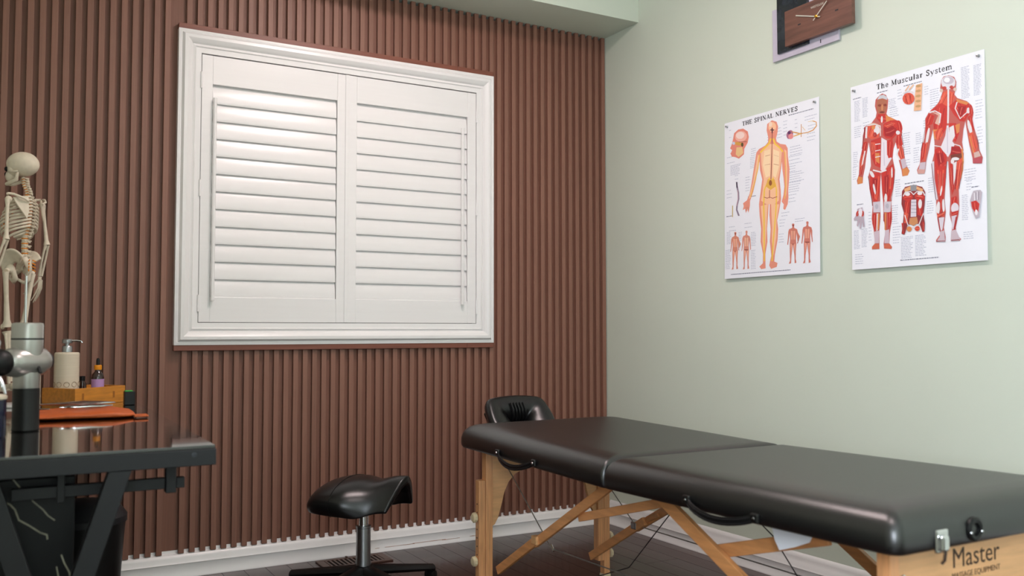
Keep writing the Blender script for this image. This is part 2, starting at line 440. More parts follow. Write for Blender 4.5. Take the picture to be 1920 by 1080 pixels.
# poster artwork: ink colour and outline in poster-local millimetres (right, down)
SPINAL=[
('e9957f',[250,105,242,77,245,51,270,41,295,52,303,73,299,98,292,118,295,131,314,144,342,152,352,168,353,200,361,250,359,291,354,332,355,360,351,387,337,408,328,402,331,385,320,373,329,349,334,315,330,280,324,244,322,215,317,243,309,284,315,327,317,362,306,410,296,444,301,479,298,521,284,576,280,605,297,612,293,627,263,633,253,619,264,581,257,524,261,475,255,418,257,356,253,355,248,417,242,473,244,523,233,572,233,608,234,629,210,631,200,620,219,608,220,571,207,520,210,470,202,412,199,368,209,312,217,270,205,232,202,195,194,216,183,265,167,313,149,348,148,369,140,396,134,379,125,396,121,377,108,381,113,365,109,353,131,344,147,318,158,276,169,226,179,184,185,156,200,144,234,136,249,125]),
('f7c39c',[253,133,286,139,323,166,316,228,301,282,308,333,305,367,282,379,239,373,210,355,219,313,225,271,213,212,210,161]),
('fcdcb4',[229,157,261,155,258,262,236,266,221,213]),
('fcdcb4',[277,158,309,174,306,234,290,274,275,264]),
('f7c39c',[293,72,290,80,284,86,276,88,267,87,259,81,253,73,251,64,253,56,259,50,268,48,277,50,285,55,291,63]),
('f9d9c4',[272,57,271,62,268,65,264,66,260,65,256,62,254,58,253,54,254,50,257,47,261,45,265,46,269,49,271,53]),
('f7c39c',[208,377,247,374,240,459,234,529,225,579,217,521,218,464]),
('f7c39c',[264,376,307,382,293,443,291,513,276,582,267,525,269,469]),
('f7c39c',[193,165,202,174,189,230,170,292,154,334,141,341,165,277,180,214]),
('f7c39c',[335,169,346,177,350,248,349,317,342,358,339,330,341,253]),
('f6c94c',[210,163,232,149,257,135,269,115,261,111,250,130,226,143,203,157]),
('f6c94c',[331,176,314,157,290,137,281,115,273,116,283,140,308,160,324,179]),
('f0b95a',[200,166,191,222,172,277,149,332,154,334,177,279,196,224,205,167]),
('f0b95a',[334,179,339,246,339,316,334,364,339,365,344,317,343,247,339,180]),
('8a3b33',[270,75,269,135,266,206,262,277,260,305,263,305,266,277,270,207,272,136,274,76]),
('5e2a3a',[284,83,283,84,279,84,274,84,269,82,264,81,260,79,259,78,260,77,264,77,269,77,274,78,279,80,283,81]),
('5e2a3a',[275,83,275,89,274,93,272,95,270,95,269,92,268,87,268,82,268,76,269,72,271,70,273,70,274,73,275,77]),
('f6c94c',[255,267,238,293,225,314,221,371,223,443,223,529,224,600,230,600,230,529,230,443,228,372,232,315,244,296,261,270]),
('f6c94c',[270,272,285,302,290,323,289,379,282,449,271,532,265,603,272,603,277,533,288,450,295,380,296,324,291,301,277,271]),
('e8b24e',[246,274,284,280,290,309,261,319,237,301]),
('9a5a34',[270,292,269,297,267,300,263,302,260,302,256,299,254,295,253,290,254,285,257,281,260,279,264,280,267,283,269,287]),
('b5604f',[225,344,244,351,257,348,273,355,297,352,296,349,273,352,257,346,244,348,226,342]),
('b5604f',[255,318,254,351,258,351,259,319]),
('c98a6a',[231,215,260,216,259,214,230,214]),
('c98a6a',[278,219,306,228,306,226,279,217]),
('c98a6a',[234,180,260,179,260,177,233,178]),
('c98a6a',[279,182,305,193,305,192,279,181]),
('c77a66',[126,370,123,388,125,389,128,371]),
('c77a66',[133,371,131,389,133,389,135,371]),
('c77a66',[140,372,138,390,140,390,142,372]),
('e58b78',[39,132,46,121,34,112,44,96,52,75,58,52,82,41,111,43,137,60,143,84,136,107,117,128,115,151,86,164,65,154,44,148,35,132]),
('f0b3a2',[132,75,131,85,123,92,110,95,95,95,80,89,68,81,63,71,64,61,72,53,85,50,100,51,115,56,126,65]),
('f7d8cf',[118,69,117,76,111,80,102,83,91,82,81,79,73,73,69,66,70,59,76,55,85,52,96,53,106,57,114,62]),
('d9a04c',[111,110,107,112,100,112,89,110,77,107,67,102,60,97,58,93,62,91,70,91,81,93,92,97,103,101,109,106]),
('5c5130',[112,110,112,114,109,117,107,118,103,117,101,115,99,112,98,108,99,104,101,101,104,100,107,101,110,103,112,106]),
('c9d0e8',[64,96,63,98,61,100,57,101,54,100,50,98,48,96,47,92,48,90,50,88,54,87,57,88,61,90,63,92]),
('8a4a3c',[85,95,131,102,131,100,85,93]),
('e9c38a',[72,114,105,119,111,145,84,157,67,143]),
('a86a86',[379,124,374,130,367,133,359,133,352,130,348,124,346,117,348,109,354,103,361,100,368,100,375,103,380,109,381,116]),
('e58f8f',[381,130,377,134,372,135,366,135,361,132,357,128,356,124,357,119,360,115,366,114,371,114,376,116,380,121,382,125]),
('5a2f5c',[368,110,367,113,365,115,362,115,358,115,355,113,353,110,352,107,353,105,355,103,358,102,362,103,365,105,368,108]),
('d9963c',[374,109,396,118,419,125,454,127,481,123,497,110,496,94,477,84,475,87,493,95,493,108,478,120,453,124,419,122,397,114,375,106]),
('e7b66a',[384,129,407,127,424,125,422,120,405,122,382,125]),
('c98636',[420,87,419,137,422,137,423,88]),
('e2c08c',[425,99,440,116,442,115,427,98]),
('efd9a8',[455,86,481,87,480,85,454,84]),
('8d7f92',[68,259,70,278,77,305,79,331,70,356,68,376,81,403,90,402,77,376,79,358,88,333,87,306,79,279,77,260]),
('40364a',[69,259,71,284,79,285,76,260]),
('c9a7b4',[77,294,78,331,70,359,74,361,82,332,81,294]),
('c8b06a',[46,355,45,403,50,404,51,356]),
('d98b74',[60,478,58,472,60,467,69,468,71,473,69,479,70,485,83,491,87,504,97,521,82,544,87,548,83,526,80,507,77,528,79,547,77,578,76,606,80,621,70,623,70,594,66,568,63,549,59,568,55,592,53,622,42,623,48,611,47,576,47,545,49,526,48,504,43,529,38,549,35,547,39,519,40,497,45,488,59,484]),
('eeb196',[53,495,75,497,72,531,55,530]),
('eeb196',[51,545,59,549,54,589]),
('eeb196',[75,547,67,549,72,591]),
('a85a4c',[63,493,65,493,64,530,62,530]),
('7d3c3c',[61,472,68,473,67,479,62,478]),
('7d3c3c',[60,546,66,546,63,551]),
('d98f7c',[125,479,123,473,125,468,133,469,135,474,133,480,134,487,147,493,151,506,152,522,154,547,150,550,147,527,144,508,141,530,143,549,141,581,140,609,144,624,134,626,134,596,130,571,127,551,124,570,119,595,118,625,107,626,113,614,112,579,112,547,114,528,113,505,108,531,103,551,100,549,104,521,105,498,110,489,123,486]),
('f0b99e',[118,496,139,498,136,533,119,532]),
('f0b99e',[116,547,123,551,118,592]),
('f0b99e',[139,549,132,552,136,593]),
('a85a4c',[128,494,130,494,129,532,127,532]),
('8f4a40',[117,544,138,546,137,550,118,548]),
('cf7d6c',[374,476,372,470,374,465,383,466,385,471,383,477,384,483,398,489,402,502,412,518,397,542,401,545,398,523,395,504,392,526,394,544,391,575,390,603,394,617,385,619,384,590,380,565,377,546,374,564,369,589,367,618,356,619,362,607,361,573,361,542,363,523,361,501,356,526,352,546,348,544,352,516,354,494,358,485,373,482]),
('e8a68e',[367,492,389,495,386,528,369,527]),
('e8a68e',[365,542,373,546,368,586]),
('e8a68e',[389,544,382,547,386,587]),
('a85a4c',[377,490,379,490,379,528,376,527]),
('7d3c3c',[375,470,383,471,381,477,376,476]),
('7d3c3c',[374,543,381,543,377,548]),
('cf7a6a',[445,475,443,469,445,464,453,465,455,470,453,476,454,483,468,489,472,502,472,518,474,543,471,546,467,524,464,505,462,526,463,546,461,577,460,606,464,620,454,623,454,592,450,567,447,547,444,566,439,591,437,621,426,622,432,610,432,575,431,543,434,524,432,501,427,527,423,547,419,545,423,517,425,494,429,485,443,482]),
('e9a48c',[438,492,459,494,456,529,439,528]),
('e9a48c',[436,543,443,547,438,588]),
('e9a48c',[459,545,452,548,456,589]),
('a85a4c',[448,490,450,490,449,528,447,528]),
('8f4a40',[437,540,458,542,457,546,438,544])]
MUSCLE=[
('c05f58',[122,57,134,53,149,62,158,81,155,110,150,128,159,142,193,160,207,180,212,206,204,230,215,262,221,295,227,321,238,341,231,355,210,355,207,333,198,302,192,265,186,234,177,255,173,287,182,329,178,372,166,422,167,465,168,495,158,545,156,578,167,591,164,598,135,594,133,579,140,536,134,484,133,439,128,387,125,335,121,386,121,438,122,482,116,534,116,578,116,594,86,593,86,584,97,573,93,524,85,486,90,441,77,380,73,334,84,298,82,253,76,214,65,265,59,302,51,331,49,355,27,356,24,342,33,321,36,275,48,232,51,187,61,154,88,148,106,131,110,115,103,91,106,69]),
('b06a50',[114,71,132,69,152,81,152,110,141,126,125,130,113,112,110,93]),
('c9cbd2',[113,70,122,58,139,58,153,70,154,80,134,70]),
('8c3c30',[130,94,130,96,127,97,124,97,121,97,118,95,116,93,115,91,116,89,118,88,121,88,125,89,128,90,130,92]),
('8c3c30',[152,98,151,100,149,101,147,101,143,100,141,99,139,97,138,95,139,93,141,92,144,92,147,92,149,94,151,96]),
('d08a60',[137,103,137,108,135,112,134,114,132,114,130,111,129,107,129,102,129,96,130,93,132,91,134,91,136,94,137,98]),
('7a2c28',[143,121,142,122,139,122,135,122,130,121,126,120,123,118,122,117,123,115,126,115,130,115,135,116,139,118,142,119]),
('c8352f',[117,121,145,127,159,145,140,158,125,154,109,135]),
('8e1a22',[118,127,134,135,150,141,150,140,134,134,118,126]),
('ee8570',[116,135,132,142,149,147,149,146,132,141,116,134]),
('8e1a22',[114,142,131,148,148,152,148,151,131,147,114,141]),
('d9884f',[146,131,185,155,149,156]),
('e4dfe2',[135,145,135,150,133,154,132,156,130,155,128,153,127,148,127,143,127,138,129,134,130,132,132,132,134,135,135,139]),
('c8352f',[137,161,166,154,193,160,204,181,192,206,173,220,149,214,136,200]),
('8e1a22',[196,176,178,193,165,213,166,213,180,194,197,177]),
('ee8570',[180,166,165,185,154,206,155,207,167,186,181,167]),
('8e1a22',[167,158,154,178,145,200,146,201,155,178,168,159]),
('a92429',[138,174,174,173,192,193,171,213,143,204]),
('8e1a22',[142,184,161,185,178,183,178,181,161,183,142,183]),
('ee8570',[147,195,165,194,181,190,181,189,164,193,146,194]),
('8e1a22',[150,204,168,202,184,196,183,195,167,200,150,203]),
('dd5a44',[140,166,170,161,187,169,153,178]),
('8e1a22',[146,168,162,167,177,165,176,164,161,165,146,166]),
('ee8570',[148,171,163,170,178,167,177,166,162,168,147,170]),
('8e1a22',[149,174,164,172,178,170,178,168,163,171,149,173]),
('c8352f',[212,184,213,193,211,201,207,205,202,205,196,200,192,192,189,183,189,173,190,165,194,161,199,161,205,166,209,174]),
('8e1a22',[198,198,197,183,195,168,194,168,196,183,197,198]),
('ee8570',[204,198,202,183,199,168,198,168,201,183,203,198]),
('8e1a22',[209,198,207,183,203,168,201,168,205,183,208,198]),
('d9b7a0',[128,179,124,189,115,195,103,197,89,195,76,188,67,177,64,166,68,157,77,150,90,148,104,151,116,158,125,168]),
('dd5a44',[72,156,105,158,123,170,118,204,87,205,69,190]),
('8e1a22',[117,173,105,186,96,200,97,201,106,187,118,174]),
('ee8570',[103,165,92,179,85,195,87,196,94,180,104,166]),
('8e1a22',[90,158,82,173,77,190,78,191,83,174,92,159]),
('e4dfe2',[122,179,121,186,117,191,112,193,107,192,102,188,99,182,98,175,99,168,103,163,108,160,113,162,118,166,121,172]),
('d9884f',[104,167,103,170,101,172,98,173,94,172,91,170,89,167,88,164,89,161,92,158,95,158,98,158,101,160,104,163]),
('a92429',[110,193,109,197,107,200,104,201,101,200,98,198,96,195,96,191,97,187,99,184,101,183,105,184,107,186,109,189]),
('8e1a22',[107,199,106,193,106,187,105,186,104,192,105,199]),
('ee8570',[103,198,103,192,103,186,102,186,101,192,102,198]),
('8e1a22',[100,197,100,192,101,186,100,185,99,191,99,197]),
('c8352f',[57,157,75,155,69,190,55,195]),
('8e1a22',[71,161,66,175,63,190,64,190,68,176,72,161]),
('ee8570',[66,159,62,174,60,189,61,189,64,174,68,160]),
('8e1a22',[62,158,59,173,57,188,58,188,61,173,64,158]),
('e4dfe2',[64,156,61,196,69,198,72,157]),
('e4dfe2',[70,155,97,155,123,165,124,201,127,201,126,164,97,152,69,152]),
('c8352f',[85,210,125,205,123,312,102,301,87,269]),
('8e1a22',[112,224,111,260,112,297,113,297,112,260,114,224]),
('ee8570',[101,222,102,259,104,296,106,296,103,259,103,223]),
('8e1a22',[92,221,94,258,98,295,99,295,95,258,94,221]),
('d9884f',[103,256,120,260,120,297,106,287]),
('dd5a44',[86,216,102,219,99,256,89,262]),
('8e1a22',[98,223,96,238,96,254,97,254,98,239,99,224]),
('ee8570',[94,223,93,238,93,253,94,253,94,238,95,223]),
('8e1a22',[90,222,90,237,90,253,92,253,91,238,92,222]),
('e4dfe2',[104,228,125,229,124,226,103,225]),
('e4dfe2',[103,251,124,251,124,248,103,248]),
('e4dfe2',[103,273,124,273,123,270,102,270]),
('e6dde6',[129,207,151,222,151,272,170,286,136,330,124,320]),
('cfc4d4',[137,225,138,307,142,308,140,226]),
('c8352f',[151,222,173,219,176,240,171,283,156,284,151,265]),
('8e1a22',[171,230,167,253,165,276,166,276,168,253,172,231]),
('ee8570',[164,229,161,252,160,275,161,275,162,252,165,229]),
('8e1a22',[158,227,156,251,156,274,157,274,158,251,159,228]),
('c8352f',[192,208,207,211,214,247,195,258,186,234]),
('8e1a22',[204,215,203,232,203,249,204,249,204,232,206,216]),
('ee8570',[197,214,197,231,198,248,199,248,198,231,199,215]),
('8e1a22',[191,213,192,230,194,248,195,248,193,231,192,214]),
('e4dfe2',[203,204,203,207,200,209,197,210,193,209,190,207,188,204,187,201,188,198,190,196,193,195,197,196,200,198,203,201]),
('dd5a44',[194,243,209,253,219,291,204,300,193,272]),
('8e1a22',[204,253,207,272,211,291,213,291,209,272,206,253]),
('ee8570',[199,253,202,272,207,291,209,291,204,272,200,253]),
('8e1a22',[194,253,198,272,204,292,205,291,200,272,195,253]),
('e4dfe2',[194,257,187,276,199,298,204,296,193,276,200,260]),
('c7b8c4',[204,297,221,295,228,325,212,331]),
('d9884f',[210,330,230,328,238,342,231,355,211,354]),
('c8352f',[54,210,70,210,64,250,46,254]),
('8e1a22',[66,216,61,232,57,248,58,249,63,232,68,216]),
('ee8570',[62,214,57,230,54,247,55,248,59,231,63,215]),
('8e1a22',[58,213,54,229,51,246,52,247,55,230,59,213]),
('dd5a44',[42,254,57,258,52,293,38,298]),
('8e1a22',[52,261,49,276,47,291,48,292,51,277,54,262]),
('ee8570',[48,260,46,275,44,290,46,291,47,276,50,261]),
('8e1a22',[45,259,43,275,42,290,43,290,44,275,47,260]),
('e4dfe2',[58,241,48,277,42,306,47,308,53,279,63,242]),
('c8352f',[39,299,52,286,46,323,35,328]),
('8e1a22',[49,294,45,309,40,324,42,325,46,310,51,295]),
('ee8570',[46,293,42,308,38,324,40,324,43,309,48,294]),
('8e1a22',[44,292,40,308,36,323,38,324,41,308,45,293]),
('d9884f',[30,328,49,334,49,355,27,355]),
('c8352f',[80,326,122,327,121,393,109,429,95,426,82,388]),
('8e1a22',[111,347,108,382,108,418,110,418,110,383,112,348]),
('ee8570',[100,346,99,381,100,417,102,417,101,381,102,346]),
('8e1a22',[91,345,91,380,94,416,95,416,93,380,92,345]),
('a92429',[92,345,115,348,108,407,95,390]),
('8e1a22',[107,352,106,373,105,393,107,393,107,373,109,353]),
('ee8570',[101,352,101,372,101,392,103,393,102,372,103,352]),
('8e1a22',[96,351,96,371,98,392,99,392,98,372,98,351]),
('e4dfe2',[102,383,104,391,104,398,103,402,101,402,99,398,96,391,94,383,92,374,92,368,93,364,95,364,98,367,100,374]),
('e4dfe2',[95,327,98,333,99,338,98,341,95,342,91,340,87,337,83,331,80,325,79,320,80,317,83,316,87,318,91,322]),
('dd5a44',[114,340,103,421,109,422,119,341]),
('c8352f',[129,328,176,306,180,343,172,393,157,431,137,431,131,387]),
('8e1a22',[174,333,163,376,155,420,157,421,164,377,175,334]),
('ee8570',[161,330,152,373,146,418,147,418,153,374,162,330]),
('8e1a22',[149,327,142,371,138,416,139,416,143,371,151,327]),
('a92429',[139,344,158,340,155,398,142,418]),
('8e1a22',[154,348,151,375,150,403,151,403,153,376,155,349]),
('ee8570',[149,347,147,375,146,402,148,403,148,375,150,348]),
('8e1a22',[145,347,144,374,144,402,145,402,145,375,146,347]),
('dd5a44',[165,326,158,391,165,392,172,327]),
('8e1a22',[165,382,167,360,169,337,168,337,166,359,164,381]),
('ee8570',[164,381,166,359,168,337,167,337,164,359,162,381]),
('8e1a22',[162,381,164,359,167,337,166,337,163,359,161,381]),
('e4dfe2',[173,336,173,344,172,351,170,354,169,354,168,350,167,343,167,335,167,327,168,320,170,317,171,317,172,321,173,328]),
('e4dfe2',[150,423,149,431,147,437,145,440,142,439,140,436,139,429,138,422,139,414,141,408,143,405,146,405,148,409,150,415]),
('e4dfe2',[147,321,126,325,94,313,92,317,126,330,149,326]),
('cfc6d0',[92,428,122,429,121,467,93,464]),
('cfc6d0',[137,432,166,435,163,472,136,468]),
('b9b3bf',[114,446,113,450,111,453,109,454,105,454,103,452,101,448,100,444,101,440,103,438,106,436,109,437,112,439,114,442]),
('b9b3bf',[157,450,156,453,154,456,152,458,149,457,146,455,144,452,143,448,144,444,146,441,149,440,152,440,155,443,156,446]),
('c8352f',[89,468,105,469,106,503,96,532,88,501]),
('8e1a22',[101,473,99,495,99,516,100,517,101,495,102,473]),
('ee8570',[96,473,95,494,96,516,97,516,97,494,98,473]),
('8e1a22',[92,472,92,494,93,516,94,516,94,494,94,472]),
('e4dfe2',[107,470,115,470,111,526,105,533]),
('d9884f',[112,471,109,525,115,526,118,472]),
('c8352f',[151,471,167,470,166,509,153,530]),
('8e1a22',[164,475,161,495,160,516,162,516,163,495,165,475]),
('ee8570',[159,474,158,495,157,516,159,516,159,495,161,474]),
('8e1a22',[156,474,155,494,155,515,156,516,156,495,157,474]),
('d9884f',[140,470,146,470,143,536,138,528]),
('a92429',[134,473,139,474,139,506,134,498]),
('cdb9c4',[96,532,116,530,115,574,97,573]),
('cdb9c4',[140,532,157,530,156,578,137,576]),
('d06a50',[86,584,99,573,116,578,116,594,86,593]),
('d06a50',[135,581,156,578,167,591,164,598,135,594]),
('6f1d2a',[72,334,82,388,89,441,91,441,84,388,74,334]),
('6f1d2a',[179,343,175,388,167,433,168,433,176,388,181,343]),
('6f1d2a',[60,158,55,195,47,231,49,232,57,195,62,158]),
('6f1d2a',[209,210,216,251,219,291,220,291,217,251,211,210]),
('c05f58',[360,63,369,52,388,53,406,63,413,81,411,101,406,120,416,134,448,151,463,167,470,192,465,218,475,254,485,290,487,313,498,339,495,358,465,353,464,336,454,291,447,249,442,214,435,240,430,279,435,314,432,368,416,427,417,481,414,508,404,548,406,572,422,587,416,592,386,591,387,577,392,540,383,505,386,457,383,388,381,332,375,332,372,386,366,455,370,496,362,544,368,575,367,591,334,589,334,582,348,566,347,535,336,499,336,451,324,386,322,330,332,296,333,262,328,218,321,245,313,279,302,319,298,347,295,359,270,355,267,342,278,323,283,281,296,241,300,206,300,177,313,159,344,138,360,121,365,104,356,88]),
('dfdde4',[410,82,408,91,400,97,390,99,379,96,369,89,362,80,360,70,362,61,370,55,380,53,391,56,401,63,408,72]),
('c6bcc9',[405,74,403,79,397,82,389,82,381,80,373,76,368,70,366,64,368,59,373,56,381,56,390,58,398,62,403,68]),
('f1f0f4',[391,69,390,72,387,75,383,75,378,74,374,71,371,68,370,64,372,61,375,58,379,58,383,59,388,62,390,65]),
('c8352f',[379,92,378,95,376,96,373,96,369,96,366,94,364,91,364,89,364,87,367,85,370,85,373,86,376,87,378,90]),
('8e1a22',[376,94,371,92,366,91,366,92,371,93,376,95]),
('ee8570',[376,91,371,90,366,89,366,90,371,91,376,92]),
('8e1a22',[376,89,371,88,366,87,366,88,371,89,376,90]),
('c8352f',[404,96,403,98,401,99,398,100,395,99,392,97,390,95,389,92,390,90,392,89,395,88,398,89,401,91,403,93]),
('8e1a22',[402,97,397,95,392,94,391,95,396,96,401,98]),
('ee8570',[402,94,397,93,392,92,392,93,397,94,402,96]),
('8e1a22',[402,92,397,91,392,90,392,92,397,92,402,93]),
('d8c2b4',[366,98,366,100,364,102,362,102,359,102,357,100,355,98,354,95,355,93,357,91,359,91,362,91,364,93,366,95]),
('d8c2b4',[414,105,413,107,412,109,409,109,407,109,404,107,403,105,402,102,403,100,405,98,407,98,410,99,412,100,414,103]),
('dd5a44',[363,104,381,101,380,153,336,150,357,126]),
('8e1a22',[382,112,369,130,358,149,359,150,370,131,383,113]),
('ee8570',[373,107,361,125,352,146,353,146,363,126,374,107]),
('8e1a22',[366,102,355,121,347,142,348,143,356,122,367,103]),
('dd5a44',[387,103,404,114,407,132,393,155,386,154]),
('8e1a22',[402,116,399,133,397,149,398,150,400,133,404,117]),
('ee8570',[397,114,394,131,393,148,394,148,395,131,398,115]),
('8e1a22',[392,113,390,130,389,147,390,147,391,130,393,113]),
('e4dfe2',[382,97,381,153,379,208,385,209,387,154,388,99]),
('c8352f',[321,152,359,137,380,153,378,221,350,258,334,241,329,197,351,181]),
('8e1a22',[369,156,361,195,356,236,357,236,362,196,371,157]),
('ee8570',[353,151,347,192,344,233,346,233,348,192,354,152]),
('8e1a22',[339,147,335,188,334,230,336,230,336,189,340,148]),
('d9b0a0',[323,158,358,173,351,209,335,199,348,176]),
('e4dfe2',[316,162,336,160,355,173,349,201,354,203,359,172,336,156,315,157]),
('c8352f',[303,178,314,161,335,174,326,200,302,205]),
('8e1a22',[328,173,320,186,314,199,315,200,321,186,329,173]),
('ee8570',[321,169,314,182,309,197,310,197,315,183,322,170]),
('8e1a22',[315,166,309,180,305,195,306,195,310,181,317,167]),
('d9884f',[328,218,357,224,356,252,333,251]),
('dd5a44',[331,226,362,218,363,246,342,258]),
('8e1a22',[362,227,355,239,349,253,350,254,356,240,364,227]),
('ee8570',[354,222,347,236,343,251,344,251,349,237,355,223]),
('8e1a22',[347,219,341,233,338,248,339,249,342,234,348,219]),
('c8352f',[386,154,412,139,455,162,458,190,439,215,424,210,403,185]),
('8e1a22',[422,151,434,175,448,198,449,198,435,175,423,150]),
('ee8570',[409,157,423,181,439,203,440,202,424,180,410,157]),
('8e1a22',[397,162,413,185,432,207,433,206,414,185,398,162]),
('d9884f',[412,136,455,157,447,163,415,147]),
('e4dfe2',[413,146,406,165,424,204,455,185,453,182,425,200,410,166,417,147]),
('a92429',[417,161,447,167,432,198,419,189]),
('8e1a22',[439,170,433,181,429,192,431,192,434,181,440,171]),
('ee8570',[431,167,427,178,424,189,426,190,428,178,433,167]),
('8e1a22',[425,164,422,175,420,188,421,188,423,176,426,165]),
('e4dfe2',[458,183,458,187,456,190,454,192,451,191,449,189,447,185,447,181,448,177,449,174,452,173,454,173,456,175,458,179]),
('c8352f',[469,185,469,193,468,200,466,203,463,203,460,199,458,192,456,184,456,175,457,169,459,165,462,166,465,170,467,176]),
('8e1a22',[462,197,461,184,460,171,458,171,460,184,461,197]),
('ee8570',[465,197,464,184,462,172,461,171,463,184,464,197]),
('8e1a22',[468,197,466,185,464,172,463,172,465,184,467,197]),
('c8352f',[386,209,410,214,420,250,408,275,389,258]),
('8e1a22',[407,220,408,242,410,264,412,264,409,242,408,220]),
('ee8570',[399,219,401,241,404,264,406,264,402,241,400,219]),
('8e1a22',[392,219,395,241,399,263,401,263,396,241,393,219]),
('d9884f',[407,220,424,217,421,244,412,249]),
('e4dfe2',[387,223,402,219,406,254,387,285,384,305]),
('e3dce4',[378,215,384,216,388,258,405,282,381,319,356,280,372,248]),
('c9bfcc',[378,221,378,304,381,305,381,222]),
('e4dfe2',[333,274,354,281,376,315,379,314,357,279,333,271]),
('e4dfe2',[405,283,421,290,435,315,437,314,423,288,405,280]),
('c8352f',[333,286,350,279,376,311,375,338,354,354,333,343]),
('8e1a22',[361,293,361,319,363,345,364,345,362,319,363,294]),
('ee8570',[349,293,351,318,355,344,356,344,352,318,351,293]),
('8e1a22',[339,292,342,318,347,344,349,344,343,318,340,292]),
('a92429',[338,298,363,302,369,331,346,341]),
('8e1a22',[358,303,358,318,360,332,361,332,360,318,359,303]),
('ee8570',[351,303,352,318,355,332,357,332,354,318,352,303]),
('8e1a22',[345,303,347,317,351,332,352,332,349,317,347,303]),
('a92429',[393,286,422,292,432,314,414,324,389,313]),
('8e1a22',[397,294,411,301,425,306,426,305,412,300,398,293]),
('ee8570',[396,302,410,308,424,312,424,311,410,307,396,301]),
('8e1a22',[394,310,408,314,423,317,423,316,409,313,394,308]),
('7a3a30',[389,313,433,314,428,340,392,334]),
('e4dfe2',[420,331,418,333,415,334,409,334,404,333,398,331,395,329,393,326,395,324,399,323,404,323,410,324,415,326,419,329]),
('e4dfe2',[402,336,401,340,400,343,397,345,395,344,392,342,391,338,390,334,391,330,393,327,395,325,398,326,400,328,402,332]),
('d9884f',[427,300,430,341,422,393,426,395,435,342,432,300]),
('c8352f',[302,206,319,204,315,237,302,256]),
('8e1a22',[316,208,312,226,309,245,310,245,313,227,317,209]),
('ee8570',[311,207,308,225,306,244,307,244,310,226,313,207]),
('8e1a22',[308,206,305,224,303,243,305,244,306,225,309,206]),
('e4dfe2',[314,238,311,249,308,258,304,262,302,262,301,256,302,246,304,234,307,223,310,214,314,210,316,210,317,216,316,226]),
('c8352f',[290,254,305,263,298,305,282,316,284,274]),
('8e1a22',[299,262,294,283,291,304,292,304,296,283,300,263]),
('ee8570',[294,261,290,282,288,303,289,304,292,282,295,261]),
('8e1a22',[290,260,287,281,285,302,286,303,288,281,291,260]),
('dd5a44',[303,256,292,317,297,319,308,257]),
('c9bac4',[280,320,301,321,297,347,273,346]),
('cf9c94',[270,340,298,346,295,359,271,356]),
('c8352f',[451,202,464,198,472,247,459,251]),
('8e1a22',[462,206,464,225,466,243,467,243,465,225,463,207]),
('ee8570',[458,206,460,225,464,243,465,243,461,225,459,206]),
('8e1a22',[455,206,457,224,461,243,462,243,459,224,456,206]),
('e4dfe2',[463,237,465,248,465,257,464,262,461,263,458,258,455,249,451,237,449,226,449,217,450,212,452,212,456,217,459,226]),
('dd5a44',[452,256,468,253,482,302,472,321,458,291]),
('8e1a22',[466,262,470,285,475,308,476,307,471,285,467,262]),
('ee8570',[460,262,465,285,471,308,472,308,466,285,461,262]),
('8e1a22',[456,262,461,285,468,308,469,308,462,285,457,262]),
('d9884f',[454,264,467,320,471,320,458,264]),
('d0b0a8',[469,320,486,317,492,334,471,337]),
('b9505a',[466,336,495,338,495,357,467,353]),
('d9d2dc',[323,323,323,379,335,451,343,451,331,380,331,324]),
('c8352f',[334,346,374,345,371,400,362,440,345,438,336,395]),
('8e1a22',[363,362,360,395,359,428,360,428,361,395,364,363]),
('ee8570',[353,361,351,394,352,427,353,427,352,394,354,361]),
('8e1a22',[344,360,344,393,346,426,347,426,345,393,345,360]),
('dd5a44',[341,354,345,431,352,432,348,355]),
('8e1a22',[350,419,348,393,347,367,346,367,347,393,349,419]),
('ee8570',[349,419,347,393,346,367,344,367,346,393,347,419]),
('8e1a22',[347,419,346,393,345,367,343,367,344,393,346,419]),
('dd5a44',[361,357,355,425,361,426,367,358]),
('8e1a22',[361,415,363,392,365,369,364,368,361,392,360,415]),
('ee8570',[359,415,361,392,364,368,362,368,360,391,358,415]),
('8e1a22',[358,415,360,391,363,368,362,368,359,391,357,414]),
('e4dfe2',[358,426,356,434,354,439,352,442,351,442,351,438,351,432,352,425,354,417,356,411,357,408,359,409,359,412,359,419]),
('c8352f',[386,340,396,342,401,425,393,444,387,402]),
('8e1a22',[393,356,394,391,396,426,397,426,396,391,395,356]),
('ee8570',[390,355,391,391,394,426,395,426,393,391,391,355]),
('8e1a22',[387,355,389,390,391,426,393,426,390,391,388,355]),
('e4dfe2',[399,342,411,337,405,391,399,411]),
('dd5a44',[412,338,430,327,426,381,411,433,404,418]),
('8e1a22',[426,344,419,380,414,416,415,417,421,380,427,345]),
('ee8570',[421,343,415,379,410,415,412,416,416,379,423,343]),
('8e1a22',[417,342,412,378,407,415,409,415,413,378,418,342]),
('a92429',[406,426,413,365,410,364,402,425]),
('c8352f',[347,441,362,439,362,482,353,503,347,480]),
('8e1a22',[358,447,357,469,356,491,357,491,358,469,359,447]),
('ee8570',[354,447,353,469,353,491,354,491,354,469,355,447]),
('8e1a22',[350,446,350,468,350,490,352,491,351,468,352,446]),
('e4dfe2',[350,484,347,494,344,502,341,506,338,506,336,500,335,491,336,481,338,470,341,462,345,458,348,459,350,464,350,473]),
('e4dfe2',[367,475,367,485,366,493,365,498,363,498,361,493,359,485,358,474,358,464,359,456,361,452,363,452,365,457,366,465]),
('dd5a44',[338,493,353,503,368,489,363,511,353,505,341,510]),
('8e1a22',[345,512,355,506,366,502,365,501,354,505,344,511]),
('ee8570',[342,506,352,501,364,498,363,497,352,500,341,505]),
('8e1a22',[339,501,350,497,362,494,361,493,350,496,338,500]),
('d8d0da',[345,511,365,511,358,550,351,556]),
